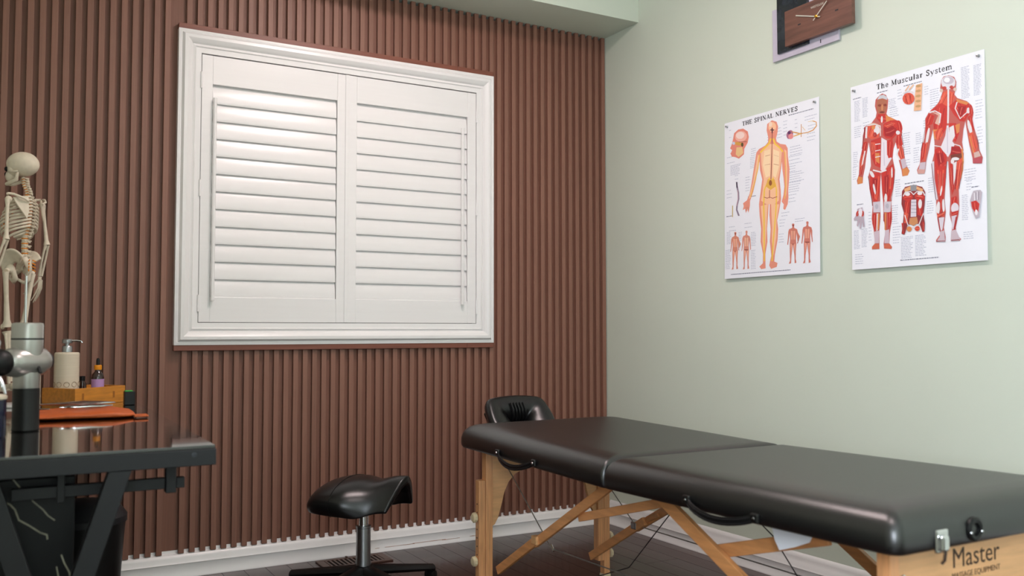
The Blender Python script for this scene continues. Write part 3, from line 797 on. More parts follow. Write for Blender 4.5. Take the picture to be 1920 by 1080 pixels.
('a92429',[340,511,349,563,353,563,344,511]),
('c8352f',[390,451,409,448,412,474,391,482]),
('8e1a22',[409,452,404,465,401,477,403,478,405,465,410,453]),
('ee8570',[402,451,399,463,397,476,398,476,400,464,403,451]),
('8e1a22',[397,449,394,462,393,475,394,475,395,462,398,449]),
('ddd5de',[416,488,414,495,410,501,405,504,399,503,394,499,390,493,389,485,391,477,395,472,400,469,406,470,411,474,415,480]),
('c8352f',[389,498,415,495,411,509,393,511]),
('8e1a22',[392,503,401,501,410,499,410,498,401,500,391,502]),
('ee8570',[393,507,403,505,411,502,411,501,402,504,393,506]),
('8e1a22',[395,510,404,507,412,504,412,503,403,506,394,509]),
('d2c6d2',[390,511,408,509,401,554,393,554]),
('a92429',[405,514,395,560,400,561,410,515]),
('c9b7c0',[348,556,364,554,367,591,335,589,348,573]),
('c9b7c0',[389,557,404,555,419,587,414,592,386,591]),
('8c3a3c',[336,588,366,589,366,587,335,585]),
('8c3a3c',[388,590,416,590,416,587,388,587]),
('6f1d2a',[321,330,328,390,335,451,337,451,330,390,323,330]),
('6f1d2a',[432,341,425,384,418,427,419,427,426,384,433,341]),
('6f1d2a',[300,206,292,243,283,281,285,281,293,244,301,206]),
('6f1d2a',[480,269,483,291,487,313,488,313,485,291,481,269]),
('6f1d2a',[376,332,374,359,372,386,373,387,375,359,378,332]),
('dd5a44',[262,100,259,109,253,114,244,116,234,114,224,108,218,99,216,90,219,82,225,76,235,75,245,77,254,83,260,91]),
('8e1a22',[250,111,248,97,248,84,246,84,246,97,249,111]),
('ee8570',[239,109,238,95,239,82,238,82,236,95,237,108]),
('8e1a22',[228,106,229,93,232,80,231,80,228,93,227,106]),
('a92429',[225,82,234,112,237,112,227,82]),
('a92429',[240,78,249,112,251,112,242,78]),
('e4dfe2',[219,75,239,70,258,82,260,78,239,66,217,71]),
('e9b48c',[268,56,292,55,286,145,259,142,263,98]),
('c79a6a',[287,63,287,65,284,66,280,66,275,66,271,64,268,63,267,61,268,59,270,58,274,57,279,58,283,59,286,61]),
('c79a6a',[287,79,286,81,284,82,280,83,275,82,271,81,268,79,266,77,267,75,270,74,274,74,278,74,283,75,286,77]),
('c79a6a',[286,96,286,98,283,99,279,100,275,99,270,98,267,96,266,94,267,92,269,91,273,91,278,91,282,92,285,94]),
('c79a6a',[286,113,285,115,283,116,279,117,274,116,270,115,267,113,266,111,266,109,269,108,273,108,278,108,282,110,285,111]),
('c79a6a',[286,130,285,132,282,133,278,134,274,133,269,132,266,130,265,128,266,127,269,125,273,125,277,125,281,127,284,128]),
('e9b48c',[228,68,243,53,240,50,225,65]),
('e9b48c',[243,68,261,54,258,51,240,65]),
('8e2f33',[210,406,222,393,255,390,287,402,298,421,295,460,290,494,295,523,293,551,285,551,276,525,252,518,230,522,218,554,206,550,212,514,216,479,207,449]),
('e0a878',[218,399,243,393,243,406,221,410]),
('e0a878',[265,396,289,409,289,419,265,407]),
('8f8f96',[243,390,266,392,265,412,243,410]),
('c8352f',[251,428,251,434,246,439,239,441,230,442,222,439,216,435,213,429,214,423,219,419,226,416,234,416,243,418,249,423]),
('8e1a22',[246,434,233,433,220,433,220,434,233,434,246,435]),
('ee8570',[245,427,232,427,219,428,219,429,232,428,245,429]),
('8e1a22',[244,422,231,422,218,424,219,425,232,423,244,423]),
('c8352f',[296,439,293,443,287,446,279,446,270,444,263,439,259,434,259,428,262,423,268,420,276,420,284,423,291,427,295,433]),
('8e1a22',[289,442,276,437,264,433,263,434,276,438,288,443]),
('ee8570',[290,436,278,431,265,429,265,430,277,433,290,437]),
('8e1a22',[291,431,279,427,265,425,265,426,278,428,291,432]),
('e4dfe2',[241,420,240,422,237,424,233,425,229,424,225,423,222,420,221,417,222,415,225,413,229,412,233,413,237,414,240,417]),
('e4dfe2',[287,423,286,426,283,428,279,428,275,428,271,426,269,423,268,421,269,418,272,416,276,415,280,416,284,418,286,420]),
('e4dfe2',[216,425,224,412,242,413,254,425,269,415,289,421,294,432,298,431,291,418,268,412,254,421,243,410,222,409,213,422]),
('d8d2dc',[245,439,264,441,263,498,242,497]),
('9d98a6',[245,449,264,451,264,449,245,446]),
('9d98a6',[245,460,264,462,264,460,245,458]),
('9d98a6',[244,471,263,474,264,472,244,469]),
('9d98a6',[244,483,263,485,263,483,244,481]),
('c8352f',[221,443,240,440,236,481,218,493]),
('8e1a22',[236,446,232,465,228,484,229,484,233,465,238,446]),
('ee8570',[231,445,227,464,224,483,226,483,228,464,232,445]),
('8e1a22',[226,444,223,463,221,482,222,483,224,463,228,444]),
('c8352f',[269,443,285,455,287,501,268,492]),
('8e1a22',[279,454,280,473,281,492,283,492,281,473,281,454]),
('ee8570',[274,453,275,473,278,492,279,492,277,473,276,453]),
('8e1a22',[270,453,272,473,275,492,276,492,273,473,271,453]),
('e4dfe2',[285,458,284,465,282,470,279,473,276,472,273,469,272,463,271,456,272,450,274,445,277,442,280,442,283,446,285,451]),
('dd5a44',[218,479,234,485,229,516,217,515]),
('8e1a22',[229,487,227,499,226,511,227,511,228,499,230,487]),
('ee8570',[224,486,223,498,223,510,224,511,224,498,226,486]),
('8e1a22',[221,486,220,498,220,510,222,510,221,498,222,486]),
('c98a5c',[239,500,266,500,270,520,252,528,235,518]),
('e4dfe2',[218,488,230,524,252,535,275,526,291,491,289,489,272,524,251,532,233,523,221,487]),
('d9884f',[246,538,245,541,242,544,238,545,234,545,230,543,227,539,226,536,227,532,230,529,234,528,239,529,242,531,245,534]),
('dd5a44',[276,539,275,543,272,545,269,547,264,546,260,544,258,541,257,537,258,534,261,531,265,530,269,530,273,532,275,535]),
('8e1a22',[273,542,267,541,260,540,260,541,266,542,273,543]),
('ee8570',[273,538,267,537,260,537,260,538,267,538,273,539]),
('8e1a22',[273,534,267,534,260,534,260,535,267,535,273,536]),
('c8352f',[207,514,210,550,216,550,214,514]),
('8e1a22',[215,544,214,532,213,520,211,520,212,532,213,544]),
('ee8570',[213,544,212,532,212,520,210,520,211,532,212,544]),
('8e1a22',[212,544,211,532,211,520,209,520,210,532,210,544]),
('c8352f',[286,519,287,547,293,548,292,520]),
('8e1a22',[292,543,291,534,291,524,290,524,290,534,291,543]),
('ee8570',[290,543,290,534,290,524,289,524,289,533,289,543]),
('8e1a22',[289,543,289,533,289,524,288,524,288,533,288,543]),
('b9a9b5',[27,444,49,441,52,460,55,482,58,510,51,512,48,489,42,516,36,515,37,490,29,508,24,503,28,483,13,484,11,478,25,462]),
('c8352f',[34,463,32,467,29,470,26,471,24,471,22,468,21,464,22,459,24,455,27,452,30,451,33,452,35,455,35,459]),
('8e1a22',[24,467,27,461,29,454,28,454,25,460,22,467]),
('ee8570',[27,468,30,462,32,455,30,455,28,461,25,468]),
('8e1a22',[30,469,32,463,33,456,32,455,30,462,28,469]),
('c8352f',[55,464,55,469,53,472,51,474,49,474,46,472,45,468,45,463,45,459,47,455,49,453,51,454,54,456,55,460]),
('8e1a22',[53,471,53,464,53,457,51,457,51,464,52,471]),
('ee8570',[50,471,50,464,51,457,49,457,49,464,49,471]),
('8e1a22',[48,471,48,464,49,457,48,456,47,463,46,470]),
('e6e0e8',[48,459,47,466,45,471,42,473,38,473,35,469,33,464,32,457,33,451,35,446,39,443,42,444,46,447,48,452]),
('bdb3bd',[460,453,466,440,476,439,490,440,495,448,490,484,485,523,473,528,467,514,457,486,455,469]),
('c8352f',[458,473,475,471,486,483,481,509,470,508,461,493]),
('8e1a22',[476,476,476,489,477,502,479,502,477,489,477,476]),
('ee8570',[469,477,470,490,473,503,474,503,471,490,470,477]),
('8e1a22',[463,477,465,490,469,503,470,503,466,490,464,477]),
('e8e4ea',[480,509,479,513,478,516,476,518,474,517,472,515,471,512,470,508,471,504,472,501,474,499,476,500,478,502,480,505]),
('e8e4ea',[468,446,469,470,472,471,471,447]),
('e8e4ea',[478,443,478,469,480,469,480,444]),
('8a828e',[474,446,474,471,476,471,476,446]),
('8a828e',[483,444,482,471,484,471,485,444])]
SPINAL_TEXT=[(28,35,43,65,2),(15,149,73,173,2),(36,187,98,226,8),(155,137,190,164,4),(150,172,184,214,7),(245,95,265,127,4),(297,80,324,117,4),(358,40,481,59,1),(330,59,356,113,5),(389,64,406,95,3),(438,64,498,76,2),(454,101,497,113,2),(449,131,496,157,3),(364,167,426,198,4),(359,204,425,232,3),(358,242,398,262,3),(362,267,433,302,5),(357,305,423,341,5),(356,353,396,379,3),(318,418,359,430,2),(308,445,340,469,3),(304,500,330,531,4),(13,289,44,319,3),(123,249,152,304,6),(137,331,181,344,1),(61,232,87,247,2),(11,398,43,405,1),(26,444,73,460,2),(117,439,167,455,2),(13,466,41,513,9),(5,540,38,617,14),(83,472,103,504,6),(154,479,183,532,9),(153,552,181,626,12),(387,450,440,459,2),(38,643,364,644,1)]
MUSCLE_TEXT=[(10,46,45,57,1),(16,57,42,128,14),(51,53,75,119,14),(15,149,47,186,6),(52,141,88,160,3),(159,82,192,111,6),(163,112,200,142,5),(219,48,288,54,1),(195,57,214,87,4),(298,70,314,95,4),(318,86,352,146,9),(362,44,407,51,1),(429,40,459,139,20),(471,44,498,138,20),(476,157,503,186,4),(475,194,499,212,3),(292,183,319,206,4),(263,220,290,254,6),(254,268,277,315,7),(215,211,246,281,10),(221,302,244,339,5),(9,240,31,290,8),(7,294,25,335,6),(182,365,206,419,8),(112,47,156,51,1),(23,429,50,431,1),(9,522,35,585,13),(42,519,69,581,13),(14,607,54,639,5),(219,382,291,383,1),(202,562,249,632,14),(256,561,297,628,14),(198,639,342,640,1),(458,427,483,430,1),(425,449,448,526,14),(429,567,465,587,4),(307,377,329,422,7),(301,453,327,491,6),(167,451,195,512,9),(170,524,202,578,7),(435,369,477,402,5),(441,397,462,433,5),(481,242,499,292,6),(72,462,85,560,10)]

# ================================================================== POSTERS
# slab-serif glyphs: strokes (points, width) and serifs (x centre, y, half length)
TK, TN = .23, .10
GL = {
 'T': (.9, [([(.45, 0), (.45, 1)], TK), ([(.04, .96), (.86, .96)], .08), ([(.07, .99), (.07, .72)], .06), ([(.83, .99), (.83, .72)], .06)], [(.45, .03, .2)]),
 'H': (1.0, [([(.22, 0), (.22, 1)], TK), ([(.78, 0), (.78, 1)], TK), ([(.2, .5), (.8, .5)], TN)], [(.22, .03, .18), (.78, .03, .18), (.22, .97, .18), (.78, .97, .18)]),
 'E': (.88, [([(.24, 0), (.24, 1)], TK), ([(.06, .96), (.78, .96)], TN), ([(.06, .04), (.8, .04)], TN), ([(.24, .5), (.6, .5)], TN), ([(.76, .99), (.76, .74)], .06), ([(.78, .01), (.78, .28)], .06), ([(.6, .64), (.6, .36)], .05)], []),
 'S': (.78, [([(.64, .72), (.6, .88), (.42, .97), (.22, .92), (.15, .76), (.24, .6), (.5, .46), (.62, .3), (.58, .12), (.4, .03), (.2, .08), (.12, .28)], .17), ([(.66, .98), (.66, .68)], .05), ([(.1, .02), (.1, .32)], .05)], []),
 'P': (.85, [([(.24, 0), (.24, 1)], TK), ([(.06, .96), (.5, .96), (.68, .9), (.74, .72), (.68, .54), (.5, .47), (.24, .47)], .1), ([(.7, .86), (.7, .58)], .12)], [(.24, .03, .19)]),
 'I': (.5, [([(.25, 0), (.25, 1)], TK)], [(.25, .03, .19), (.25, .97, .19)]),
 'N': (1.02, [([(.2, 0), (.2, 1)], TN), ([(.82, 0), (.82, 1)], TN), ([(.2, .98), (.8, .04)], .2)], [(.18, .03, .15), (.2, .97, .17), (.82, .97, .15)]),
 'A': (.98, [([(.48, .98), (.18, 0)], TN), ([(.48, .98), (.8, 0)], .2), ([(.28, .32), (.68, .32)], TN)], [(.16, .03, .15), (.82, .03, .16)]),
 'L': (.84, [([(.24, 0), (.24, 1)], TK), ([(.06, .04), (.76, .04)], TN), ([(.74, .01), (.74, .32)], .06)], [(.24, .97, .19)]),
 'R': (.98, [([(.24, 0), (.24, 1)], TK), ([(.06, .96), (.5, .96), (.68, .88), (.72, .73), (.66, .57), (.5, .5), (.24, .5)], .1), ([(.5, .5), (.8, .03)], TK), ([(.7, .86), (.7, .6)], .1)], [(.24, .03, .19), (.84, .03, .12)]),
 'V': (.94, [([(.18, .98), (.48, 0)], .2), ([(.78, .98), (.48, 0)], TN)], [(.16, .97, .17), (.78, .97, .14)]),
 'M': (1.16, [([(.2, 0), (.2, 1)], TN), ([(.94, 0), (.94, 1)], TK), ([(.2, .98), (.54, .1)], .18), ([(.92, .98), (.54, .1)], TN)], [(.18, .03, .15), (.94, .03, .18), (.14, .97, .12), (.98, .97, .15)]),
 'h': (.86, [([(.22, 0), (.22, 1)], TK), ([(.22, .5), (.38, .64), (.56, .64), (.64, .5), (.64, 0)], .15)], [(.22, .03, .16), (.64, .03, .15), (.14, .97, .1)]),
 'e': (.74, [([(.16, .36), (.6, .36), (.58, .54), (.4, .66), (.2, .56), (.14, .34), (.22, .12), (.42, .02), (.62, .14)], .12)], []),
 'u': (.86, [([(.2, .64), (.2, .16), (.32, .04), (.48, .04), (.62, .2)], .15), ([(.64, 0), (.64, .66)], TK)], [(.14, .63, .12), (.58, .63, .1), (.72, .03, .1)]),
 's': (.64, [([(.52, .5), (.46, .62), (.28, .65), (.16, .55), (.2, .42), (.42, .3), (.52, .18), (.44, .05), (.26, .02), (.12, .14)], .12), ([(.53, .68), (.53, .46)], .05), ([(.1, .0), (.1, .22)], .05)], []),
 'c': (.7, [([(.58, .5), (.5, .62), (.34, .65), (.18, .54), (.14, .34), (.2, .12), (.4, .02), (.58, .14)], .13)], []),
 'l': (.46, [([(.23, 0), (.23, 1)], TK)], [(.23, .03, .17), (.15, .97, .1)]),
 'a': (.78, [([(.14, .54), (.26, .64), (.44, .64), (.54, .5), (.54, .0)], .15), ([(.54, .38), (.28, .34), (.14, .2), (.22, .04), (.4, .04), (.54, .2)], .12)], [(.62, .03, .1)]),
 'r': (.66, [([(.22, 0), (.22, .66)], TK), ([(.22, .42), (.36, .6), (.56, .6)], .14)], [(.24, .03, .17), (.14, .63, .1)]),
 'y': (.84, [([(.16, .64), (.44, .04)], .18), ([(.72, .64), (.44, .04), (.34, -.2), (.18, -.26)], .08)], [(.14, .63, .13), (.7, .63, .12)]),
 't': (.54, [([(.22, .86), (.22, .14), (.34, .03), (.48, .1)], .15), ([(.04, .63), (.46, .63)], .07)], []),
 'm': (1.28, [([(.2, 0), (.2, .66)], TK), ([(.2, .5), (.36, .64), (.52, .62), (.6, .5), (.6, 0)], .15), ([(.62, .5), (.76, .64), (.94, .62), (1.02, .5), (1.02, 0)], .15)], [(.2, .03, .15), (.6, .03, .13), (1.02, .03, .14), (.12, .63, .1)]),
}
def stroke_poly(pts, w):
    pts = [Vector(p) for p in pts]; quads = []
    for i in range(len(pts)-1):
        a, b = pts[i], pts[i+1]; d = (b-a).normalized(); n = Vector((-d.y, d.x))*w/2
        e = d*(w*.25 if 0 < i or len(pts) > 2 else 0)
        e0 = e if i > 0 else d*0; e1 = e if i < len(pts)-2 else d*0
        quads.append([a-e0+n, b+e1+n, b+e1-n, a-e0-n])
    return quads
def glyph_text(text, width, height):
    """list of quads (u right, v down from the cap line) fitted to width x height"""
    x = 0; Q = []
    for ch in text:
        if ch == ' ': x += .5; continue
        adv, st, sf = GL[ch]
        for p, w in st:
            for q in stroke_poly(p, w): Q.append([(x+v.x, v.y) for v in q])
        for cx, cy, hl in sf: Q.append([(x+cx-hl, cy-.035), (x+cx+hl, cy-.035), (x+cx+hl, cy+.035), (x+cx-hl, cy+.035)])
        x += adv*1.04
    s = width/x
    return [[(u*s, (1-v)*height) for u, v in q] for q in Q]

def poster(name, label, y0, ztop, art, blocks, title, tu, tv, tw, th):
    W, H = .508, .660
    e = tag(empty(name, (0, y0, ztop)), label, 'poster')
    def P(u, v, k): return (-(.0025+.010*v/660)-k, -u/1000, -v/1000)      # sheet leans off the wall at its foot
    b = MB()
    def sh(u, v):
        return P(u*508, v*660, 0)
    b.grid(sh, 6, 24)
    nb = len(b.v)
    b.add([(v[0]+.0004, v[1], v[2]) for v in b.v[:nb]], [tuple(reversed(f)) for f in b.f])
    b.build('sheet', 'paper', e, fix=False)
    def ink(name, polys):
        me = bpy.data.meshes.new(name); vs = []; fs = []; cs = []
        for k, (c, p) in enumerate(polys):
            i0 = len(vs)
            for i in range(0, len(p), 2): vs.append(P(p[i], p[i+1], 0.0003+.000008*k))
            fs.append(tuple(range(i0, len(vs)))); cs.append(lin(c))
        me.from_pydata(vs, [], fs); me.materials.append(M['print'])
        at = me.color_attributes.new('ink', 'FLOAT_COLOR', 'CORNER')
        li = 0
        for f, c in zip(fs, cs):
            for _ in f: at.data[li].color = (*c, 1); li += 1
        return link(bpy.data.objects.new(name, me), e)
    ink('printed_figures', art)
    rnd = random.Random(len(art)); T = []
    for u0, v0, u1, v1, n in blocks:
        for r in range(n):
            v = v0+(v1-v0)*(r/max(1, n-1)) if n > 1 else v0
            u = u0; end = u0+(u1-u0)*rnd.uniform(.72, 1) if n > 1 else u1
            while u < end:
                wl = rnd.uniform(4, 12)
                h = .85 if n > 1 else 1.5
                c = 'a9aec2' if n > 1 else '6f7488'
                T.append((c, [u, v-h, min(u+wl, end), v-h, min(u+wl, end), v+h, u, v+h])); u += wl+1.8
    me_t = [(c, p) for c, p in T]
    # all small print shares one layer
    vs = []; fs = []; cs = []
    for c, p in me_t:
        i0 = len(vs)
        for i in range(0, 8, 2): vs.append(P(p[i], p[i+1], .00025))
        fs.append((i0, i0+1, i0+2, i0+3)); cs.append(lin(c))
    me = bpy.data.meshes.new('printed_captions'); me.from_pydata(vs, [], fs); me.materials.append(M['print'])
    at = me.color_attributes.new('ink', 'FLOAT_COLOR', 'CORNER')
    for i, c in enumerate(cs):
        for k in range(4): at.data[4*i+k].color = (*c, 1)
    tag(link(bpy.data.objects.new('printed_captions', me), e), kind='stuff')
    b = MB()
    for k, q in enumerate(glyph_text(title, tw, th)):
        b.add([P(tu+u, tv+v, .00028+.00001*(k % 9)) for u, v in q], [(0, 1, 2, 3)])
    b.build('printed_title', 'ink', e, sharp=0, fix=False)
    for u in (18, 490):
        T = Matrix.Rotation(math.radians(-90), 3, 'Y')
        MB().lathe([(.0045, -.0), (.0048, .001), (.003, .003), (.0026, .007), (.0042, .009), (.0038, .0105), (.001, .011)], P(u, 17, 0), 12, T).build('pushpin', 'steel', e)
    return e
poster('wall_poster', 'white anatomy chart titled The Spinal Nerves with one large bare back view', -.8727, 1.8283, SPINAL, SPINAL_TEXT, 'THE SPINAL NERVES', 104, 13, 301, 18)
poster('wall_poster', 'white anatomy chart titled The Muscular System with two large red muscle figures', -1.5248, 1.8277, MUSCLE, MUSCLE_TEXT, 'The Muscular System', 110, 16, 291, 19)

# ================================================================== WALL CLOCK
ck = tag(empty('wall_clock', (0, -1.4, 2.1)), 'overlapping walnut, dark marble and pale plates wall clock near the ceiling', 'clock')
def ckb(b, name, m, bevel=.0008):
    o = b.build(name, m, ck, bevel=bevel); o.matrix_parent_inverse = Matrix.Translation((0, 1.4, -2.1)); return o
ckb(MB().box(-.004, -1.44, 2.04, 0, -1.2, 2.2), 'mount', 'black', 0)
ckb(MB().box(-.013, -1.485, 2.013, -.004, -1.162, 2.221), 'pale_plate', 'lav')
ckb(MB().box(-.022, -1.350, 2.036, -.013, -1.195, 2.30), 'marble_plate', 'darkmarble')
ckb(MB().box(-.040, -1.567, 2.047, -.022, -1.252, 2.184), 'walnut_plate', 'walnut')
ckb(MB().box(-.0135, -1.404, 2.024, -.0129, -1.400, 2.038), 'hour_mark', 'ink', 0)
for y in (-1.325, -1.501):
    ckb(MB().box(-.0405, y-.007, 2.1105, -.0399, y+.007, 2.1155), 'hour_mark', 'ink', 0)
cc = (-.0455, -1.412, 2.116)
def hand(py, pz, w, x, tail=.018):
    d = Vector((0, py-cc[1], pz-cc[2])); t = -d.normalized()*tail
    return MB().bar((x, cc[1]+t.y, cc[2]+t.z), (x, py, pz), .001, w, (0, -d.z, d.y))
ckb(hand(-1.313, 2.150, .0042, -.0450), 'hour_hand', 'handw', 0)
ckb(hand(-1.463, 2.158, .0036, -.0470), 'minute_hand', 'handw', 0)
T90 = Matrix.Rotation(math.radians(-90), 3, 'Y')
ckb(MB().lathe([(.0035, -.008), (.0035, .0), (.006, .001), (.006, .005), (.002, .006)], (-.0445, cc[1], cc[2]), 14, T90), 'spindle', 'brass', 0)
def text_mesh(name, body, size, m, parent, mw, extrude=.0002, offset=0.):
    cu = bpy.data.curves.new(name, 'FONT'); cu.body = body; cu.size = size; cu.extrude = extrude; cu.offset = offset; cu.align_x = 'CENTER'; cu.resolution_u = 3
    t = bpy.data.objects.new(name+'_tmp', cu); COL.objects.link(t)
    bpy.context.view_layer.update()
    me = bpy.data.meshes.new_from_object(t); bpy.data.objects.remove(t, do_unlink=True)
    me.transform(mw); me.materials.clear(); me.materials.append(M[m])
    return link(bpy.data.objects.new(name, me), parent)
# text axes on the right wall: u -> -y, v -> z, normal -> -x
RW = Matrix(((0, 0, -1, -.0402), (-1, 0, 0, -1.412), (0, 1, 0, 2.154), (0, 0, 0, 1)))
o = text_mesh('brand_print', 'WESTCLOX', .0115, 'handw', ck, RW); o.matrix_parent_inverse = Matrix.Translation((0, 1.4, -2.1))

# ================================================================== MASSAGE TABLE
TX0, TX1, TY0, TY1 = -1.197, -.480, -2.598, -.722       # near side, wall side, foot end, head end
TZ0, TZ1 = .530, .616
YC = (TY0+TY1)/2
mt = tag(empty('massage_table', ((TX0+TX1)/2, YC, 0)), 'black vinyl folding massage table on beech wood legs beside the green wall', 'massage table')
MI = Matrix.Translation((-(TX0+TX1)/2, -YC, 0))
def mtb(b, name, m, parent=None, bevel=0, sharp=35, fix=True):
    o = b.build(name, m, parent or mt, bevel=bevel, sharp=sharp, fix=fix)
    if parent is None: o.matrix_parent_inverse = MI
    return o
def sag(y): return -.014*max(0, 1-abs(y-YC)/.9)**1.2
def rrect(x0, x1, y0, y1, r00, r10, r11, r01, n=8):
    """rounded rectangle; radii at (x0,y0),(x1,y0),(x1,y1),(x0,y1)"""
    pts = []
    for cx, cy, r, a0 in ((x0, y0, r00, 180), (x1, y0, r10, 270), (x1, y1, r11, 0), (x0, y1, r01, 90)):
        ox = cx+(r if cx == x0 else -r); oy = cy+(r if cy == y0 else -r)
        for k in range(n+1):
            a = math.radians(a0+90*k/n); pts.append((ox+r*math.cos(a), oy+r*math.sin(a)))
    return pts
PADP = [(.014, .000), (.005, .003), (.001, .010), (0, .022), (.0005, .036), (.004, .050), (.011, .062), (.022, .0725), (.038, .0795), (.060, .0838), (.095, .0858)]
def pad_half(y0, y1, rA, rB, seam):
    b = MB(); rings = []
    for ins, h in PADP:
        i_s = ins*(.45)                                   # tighter roll on the side that meets the other half
        ya = y0+(i_s if seam == 'lo' else ins); yb = y1-(i_s if seam == 'hi' else ins)
        ra = max(.006, rA-ins*.4); rb = max(.006, rB-ins*.4)
        rings.append([(px, py, TZ0+h+sag(py)) for px, py in rrect(TX0+ins, TX1-ins, ya, yb, ra, ra, rb, rb)])
    n = len(rings[0]); vs = [p for r in rings for p in r]
    fs = [(i*n+k, i*n+(k+1) % n, (i+1)*n+(k+1) % n, (i+1)*n+k) for i in range(len(rings)-1) for k in range(n)]
    fs += [tuple(range(n-1, -1, -1)), tuple((len(rings)-1)*n+k for k in range(n))]
    return b.add(vs, fs)
mtb(pad_half(TY0, YC-.0008, .028, .014, 'hi'), 'foot_cushion', 'vinyl', sharp=60)
mtb(pad_half(YC+.0008, TY1, .014, .075, 'lo'), 'head_cushion', 'vinyl', sharp=60)

def leg_pair(yc, outer):
    """two end legs joined by an arched plywood panel; yc = leg centre, outer = +1 head end, -1 foot end"""
    y0, y1 = yc-.016, yc+.016
    for xi, s in ((-1.121, -1), (-.604, 1)):
        lg = MB().box(min(xi, xi-s*.028), y0, .066, max(xi, xi-s*.028), y1, TZ0-.001)
        l = mtb(lg, 'leg', 'wood', bevel=.002)
        xo0, xo1 = (xi-.0275, xi-.0005) if s < 0 else (xi+.0005, xi+.0275)
        ex = mtb(MB().box(xo0, y0+.001, .012, xo1, y1-.001, .415), 'leg_extension', 'wood', bevel=.003)
        mtb(MB().box(xo0-.002, y0-.001, 0, xo1+.002, y1+.001, .0125), 'foot_pad', 'knob', bevel=.003)
        xk = xo0 if s < 0 else xo1
        Tk = Matrix.Rotation(math.radians(90*s), 3, 'Y')
        for zk in (.283, .128) if s < 0 else (.152, .088):
            mtb(MB().lathe([(.006, -.0), (.006, .004), (.016, .004), (.0185, .007), (.0185, .015), (.014, .019), (.002, .02)], (xk, yc, zk), 10, Tk), 'knob', 'knob')
        for zk in [.33-.03*i for i in range(8)]:
            mtb(MB().lathe([(.003, 0), (.003, .0006)], (xk, yc, zk), 8, Tk), 'adjust_hole', 'logo', sharp=0) if s < 0 and outer > 0 else None
    xm = (-1.093-.632)/2
    if outer > 0:
        half = [(-1.093, TZ0-.001), (-1.093, .245), (-1.080, .252), (-1.066, .275), (-1.052, .320), (-1.040, .365), (-1.022, .400), (-.995, .427), (-.960, .441), (-.91, .447)]
    else:
        half = [(-1.093, TZ0-.001), (-1.093, .245), (-1.080, .252), (-1.066, .275), (-1.052, .310), (-1.035, .335), (-1.005, .350), (-.960, .357), (-.91, .359)]
    pts = half+[(2*xm-px, pz) for px, pz in half[::-1]]
    pn = MB().prism(pts, yc-.007 if outer > 0 else yc-.013, yc+.007 if outer > 0 else yc+.001)
    return mtb(pn, 'arch_panel', 'ply', bevel=.0015)
leg_pair(-.812, 1)
fp = leg_pair(-2.508, -1)

def brace(pts, w=.014, h=.030, m='woodh', name='brace'):
    for a, b2 in zip(pts[:-1], pts[1:]):
        mtb(MB().bar(a, b2, w, h, (0, 0, 1)), name, m, bevel=.002)
# near side: leg to middle hinge, head half then foot half
NX, FX = -1.078, -.622
brace([(NX, -.840, .092), (NX, -1.108, .252)])
mtb(MB().box(NX-.012, -1.125, .240, NX+.012, -1.092, .268), 'brace_joint', 'ply', bevel=.003)
brace([(NX+.004, -1.095, .240), (NX+.004, -1.560, .516)])
brace([(NX+.018, -1.340, .368), (NX+.018, -1.800, .495)], .012, .026)
brace([(NX, -1.745, .512), (NX, -2.480, .150)], .016, .036)
brace([(NX+.019, -1.955, .392), (NX+.019, -2.320, .500)], .012, .034)
mtb(MB().bar((NX+.017, -1.925, .413), (NX+.017, -1.990, .376), .016, .018), 'brace_joint', 'ply', bevel=.002)
# wall side
brace([(FX-.020, -.790, .078), (FX-.020, -1.130, .275)])
brace([(FX, -1.055, .235), (FX, -1.560, .512)])
mtb(MB().bar((FX-.012, -1.075, .250), (FX-.012, -1.20, .308), .010, .014), 'brace_joint', 'woodh', bevel=.002)
brace([(FX, -1.745, .512), (FX, -2.480, .100)], .016, .034)
mtb(MB().box(FX-.030, -1.088, .236, FX-.006, -1.058, .262), 'cable_clamp', 'steel', bevel=.004)
# steel cables
def cable(name, pts, m='cable', r=.0020):
    return mtb(MB().tube(pts, r, 6), name, m)
cable('support_cable', [(-1.045, -.835, .470), (-1.060, -1.165, .245), (-1.060, -1.180, .238)])
mtb(MB().tube([(-1.060, -1.172, .249), (-1.060, -1.188, .232)], [.004, .004], 8), 'cable_end', 'chrome')
cable('support_cable', [(-1.060, -1.180, .238), (-1.060, -2.30, .262)])
cable('support_cable', [(-.640, -.835, .420), (-.640, -1.072, .250), (-.640, -2.3, .250)])
cable('support_cable', [(-.83, -1.63, .512), (-.78, -1.22, .15), (-.72, -.90, .03)], 'dcable', .0018)
cable('support_cable', [(-.83, -1.73, .512), (-.76, -1.86, .38), (-.74, -1.95, .26)], 'dcable', .0018)
